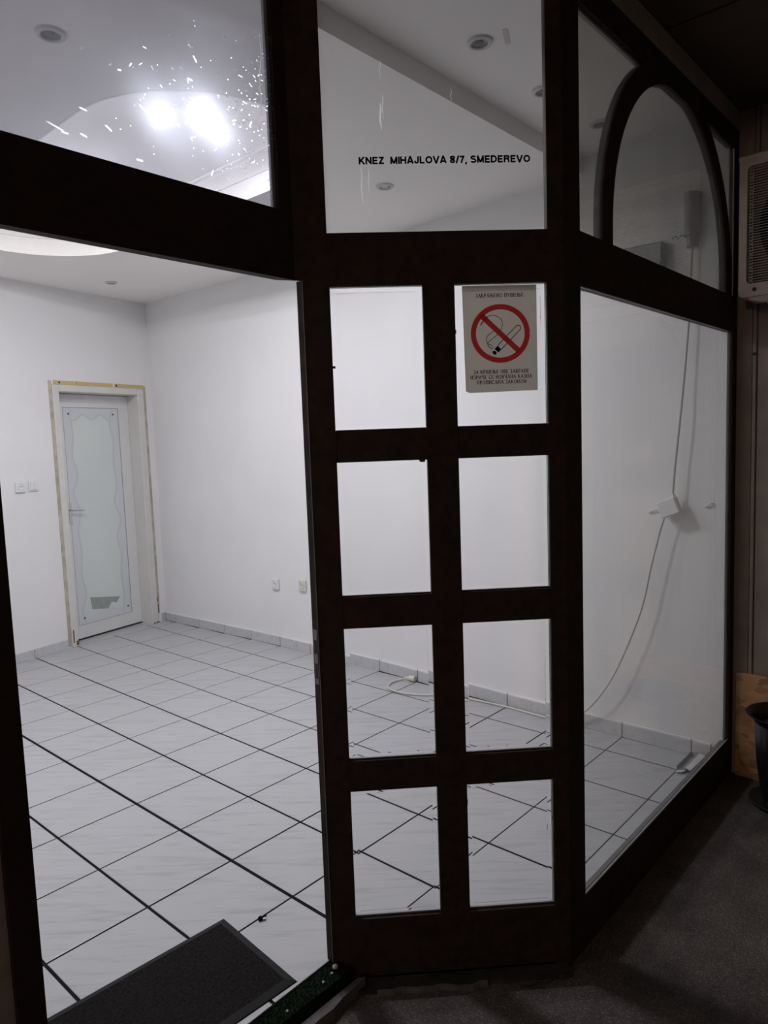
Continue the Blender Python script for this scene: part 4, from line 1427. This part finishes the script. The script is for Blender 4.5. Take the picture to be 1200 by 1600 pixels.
# ------------------------------------------------------------------ things outside
# outdoor air-conditioner unit on the right-hand wall; its front looks along +u
AF = -4.10
ac = empty('ac_outdoor_unit', (-4.4, 6.8, 6.03), 'grey outdoor air conditioner unit high on the outside wall right of the window', 'air conditioner')
af = Frame((AF, 5.655, 6.03), (0, 1, 0), (1, 0, 0))           # a to the right (towards the street), b out of the front
AW, AH, AD = 2.45, 1.60, 0.62
def rrect(a0, a1, c0, c1, r, n=5):
    pts = []
    for cx, cy, s in ((a1 - r, c1 - r, 0), (a0 + r, c1 - r, 90), (a0 + r, c0 + r, 180), (a1 - r, c0 + r, 270)):
        for k in range(n + 1):
            a = math.radians(s + 90 * k / n)
            pts.append((cx + r * math.cos(a), cy + r * math.sin(a)))
    return pts
OUT, INN = rrect(0, AW, 0, AH, 0.05), rrect(0.085, AW - 0.5, 0.15, AH - 0.11, 0.05)
mb = MB()
vo = [[mb.bm.verts.new(af(p[0], b, p[1])) for p in OUT] for b in (0.0, -AD)]
vi = [[mb.bm.verts.new(af(p[0], b, p[1])) for p in INN] for b in (0.0, -0.09)]
N_ = len(OUT)
for k in range(N_):
    k2 = (k + 1) % N_
    mb.bm.faces.new((vo[0][k], vo[0][k2], vi[0][k2], vi[0][k]))
    mb.bm.faces.new((vo[0][k], vo[0][k2], vo[1][k2], vo[1][k]))
    mb.bm.faces.new((vi[0][k], vi[0][k2], vi[1][k2], vi[1][k]))
mb.bm.faces.new(vo[1])
mb.build('case', 'ac', ac)
mb = MB()
mb.box(af, -0.012, AW + 0.012, -AD - 0.01, 0.012, AH - 0.045, AH + 0.02, 0.015)
mb.build('top_lid', 'ac', ac)
fc = (0.86, 0.80)
mb = MB()
ra = [af(p[0], -0.085, p[1]) for p in INN]
cir = [af(fc[0] + 0.66 * math.cos(2 * PI * k / 40), -0.085, fc[1] + 0.66 * math.sin(2 * PI * k / 40)) for k in range(40)]
vv = [mb.bm.verts.new(p) for p in ra + cir]
for t3 in tessellate_polygon([[Vector((p[0], p[1], 0)) for p in INN], [Vector((fc[0] + 0.66 * math.cos(2 * PI * k / 40), fc[1] + 0.66 * math.sin(2 * PI * k / 40), 0)) for k in range(40)]]):
    try:
        mb.bm.faces.new([vv[i] for i in t3])
    except ValueError:
        pass
mb.build('fan_shroud', 'ac_fin', ac, recalc=False)
mb = MB()
mb.lathe(af(fc[0], -0.086, fc[1]), [(0.66, 0.0), (0.65, -0.28), (0, -0.29)], 40, ax=(0, 1, 0), ay=(0, 0, 1), az=(1, 0, 0))
mb.build('fan_housing', 'ac_dark', ac, smooth=True)
mb = MB()
mb.lathe(af(fc[0], -0.30, fc[1]), [(0.0, 0.10), (0.12, 0.09), (0.14, 0.0)], 20, ax=(0, 1, 0), ay=(0, 0, 1), az=(1, 0, 0))
for k in range(3):
    a = 2 * PI * k / 3 + 0.4
    pts = []
    for da, rr, bb in ((-0.15, 0.13, 0.02), (-0.38, 0.60, 0.0), (0.32, 0.62, 0.09), (0.2, 0.13, 0.08)):
        pts.append(af(fc[0] + rr * math.cos(a + da), -0.28 + bb, fc[1] + rr * math.sin(a + da)))
    mb.prism(pts, (0.008, 0, 0))
mb.build('fan', 'ac_dark', ac)
mb = MB()
for k in range(44):
    c = 0.17 + (AH - 0.30) * k / 43
    mb.box(af, 0.087, AW - 0.502, -0.035, -0.028, c, c + 0.007)
mb.build('grille_wires', 'ac_wire', ac, kind='stuff')
mb = MB()
for a in (0.105, 0.135, 0.9, 1.5, 1.93):
    mb.box(af, a, a + 0.008, -0.044, -0.036, 0.155, AH - 0.115)
for k in range(34):
    c = 0.18 + (AH - 0.34) * k / 33
    mb.box(af, 0.10, 0.145, -0.036, -0.026, c, c + 0.012)
mb.build('grille_uprights', 'ac_wire', ac, kind='stuff')
mb = MB()
mb.lathe(af(0.175, 0.0, 0.078), [(0, 0.002), (0.022, 0.002), (0.025, 0)], 12, ax=(0, 1, 0), ay=(0, 0, 1), az=(1, 0, 0))
mb.build('screw_hole', 'dark', ac)
for a in (0.36, 2.0):
    mb = MB()
    prof = [(a - 0.27, 0.0), (a - 0.22, -0.04), (a - 0.10, -0.075), (a + 0.08, -0.09), (a + 0.22, -0.07), (a + 0.27, 0.0)]
    mb.prism([af(p[0], -0.02, p[1] + 0.001) for p in prof], (-0.12, 0, 0))
    mb.box(af, a - 0.05, a + 0.05, -0.68, -0.02, -0.10, -0.065)
    mb.build('foot', 'ac', ac)
mb = MB()
mb.tube(spline([af(0.56, -0.3, 0.0), af(0.57, -0.25, -0.12), af(0.50, -0.3, -0.2), af(0.46, -0.45, -0.32), af(0.46, -0.58, -0.42)], 6), 0.022, 8)
mb.build('pipe', 'ac_dark', ac, smooth=True)
for a in (0.42, 2.0):
    mb = MB()
    mb.box(af, a - 0.03, a + 0.03, -0.695, -0.10, -0.135, -0.10)
    mb.build('wall_bracket', 'ac', ac)

# chipboard against the outside wall
mb = MB()
mb.box(W, -4.765, -4.725, 5.515, 8.6, -0.198, 1.235, 0.004)
mb.build('chipboard', 'osb', label='brown chipboard panel leaning on the outside wall behind the plant pot', cat='board')
# plant pot on its saucer
pc = (-4.26, 6.22, -0.2)
mb = MB()
mb.lathe(pc, [(0, 0.002), (0.34, 0.002), (0.40, 0.035), (0.405, 0.05), (0.39, 0.055), (0.33, 0.022), (0, 0.02)], 40)
mb.build('plant_saucer', 'saucer', label='black saucer on the pavement under the plant pot', cat='saucer', smooth=True)
t = empty('plant_pot', (pc[0], pc[1], pc[2] + 0.023), 'black ribbed plant pot in front of the chipboard', 'pot')
mb = MB()
N_ = 96
prof = [(0.20, 0.024), (0.22, 0.028), (0.27, 0.2), (0.31, 0.5), (0.33, 0.8), (0.345, 1.05)]
rings = []
for i, (r, z) in enumerate(prof):
    rings.append([mb.bm.verts.new((pc[0] + (r + (0.006 if k % 4 < 2 and 0 < i < 5 else 0)) * math.cos(2 * PI * k / N_), pc[1] + (r + (0.006 if k % 4 < 2 and 0 < i < 5 else 0)) * math.sin(2 * PI * k / N_), pc[2] + z)) for k in range(N_)])
for A_, B_ in zip(rings, rings[1:]):
    for k in range(N_):
        mb.bm.faces.new((A_[k], A_[(k + 1) % N_], B_[(k + 1) % N_], B_[k]))
mb.bm.faces.new(rings[0][::-1])
mb.build('pot_body', 'pot', t)
mb = MB()
mb.lathe((pc[0], pc[1], pc[2]), [(0.345, 1.04), (0.39, 1.10), (0.44, 1.14), (0.445, 1.155), (0.43, 1.16), (0.37, 1.12), (0.33, 1.0)], 48)
mb.build('pot_rim', 'pot', t, smooth=True)
mb = MB()
mb.lathe((pc[0], pc[1], pc[2]), [(0.335, 0.98), (0.2, 1.0), (0, 1.01)], 24)
mb.build('soil', 'soil', t, smooth=True)
# pebbles on the turf by the post
spots = [(1.405, 4.02, 'larger pale pebble on the turf touching the door post'), (1.47, 4.045, 'small pale pebble on the turf second from the post'), (1.585, 4.06, 'small pale pebble on the turf third from the post'), (1.98, 4.06, 'pale pebble on the turf farthest from the post')]
for k, (u, v, lab) in enumerate(spots):
    r = (0.026, 0.012, 0.012, 0.012)[k]
    mb = MB()
    mb.lathe((u, v, -0.013), [(0, 0), (r, r * 0.4), (r * 0.9, r * 1.0), (r * 0.4, r * 1.4), (0, r * 1.5)], 9)
    mb.build('pebble', 'pebble', label=lab, cat='pebble', group='pebbles on the turf strip', smooth=True)
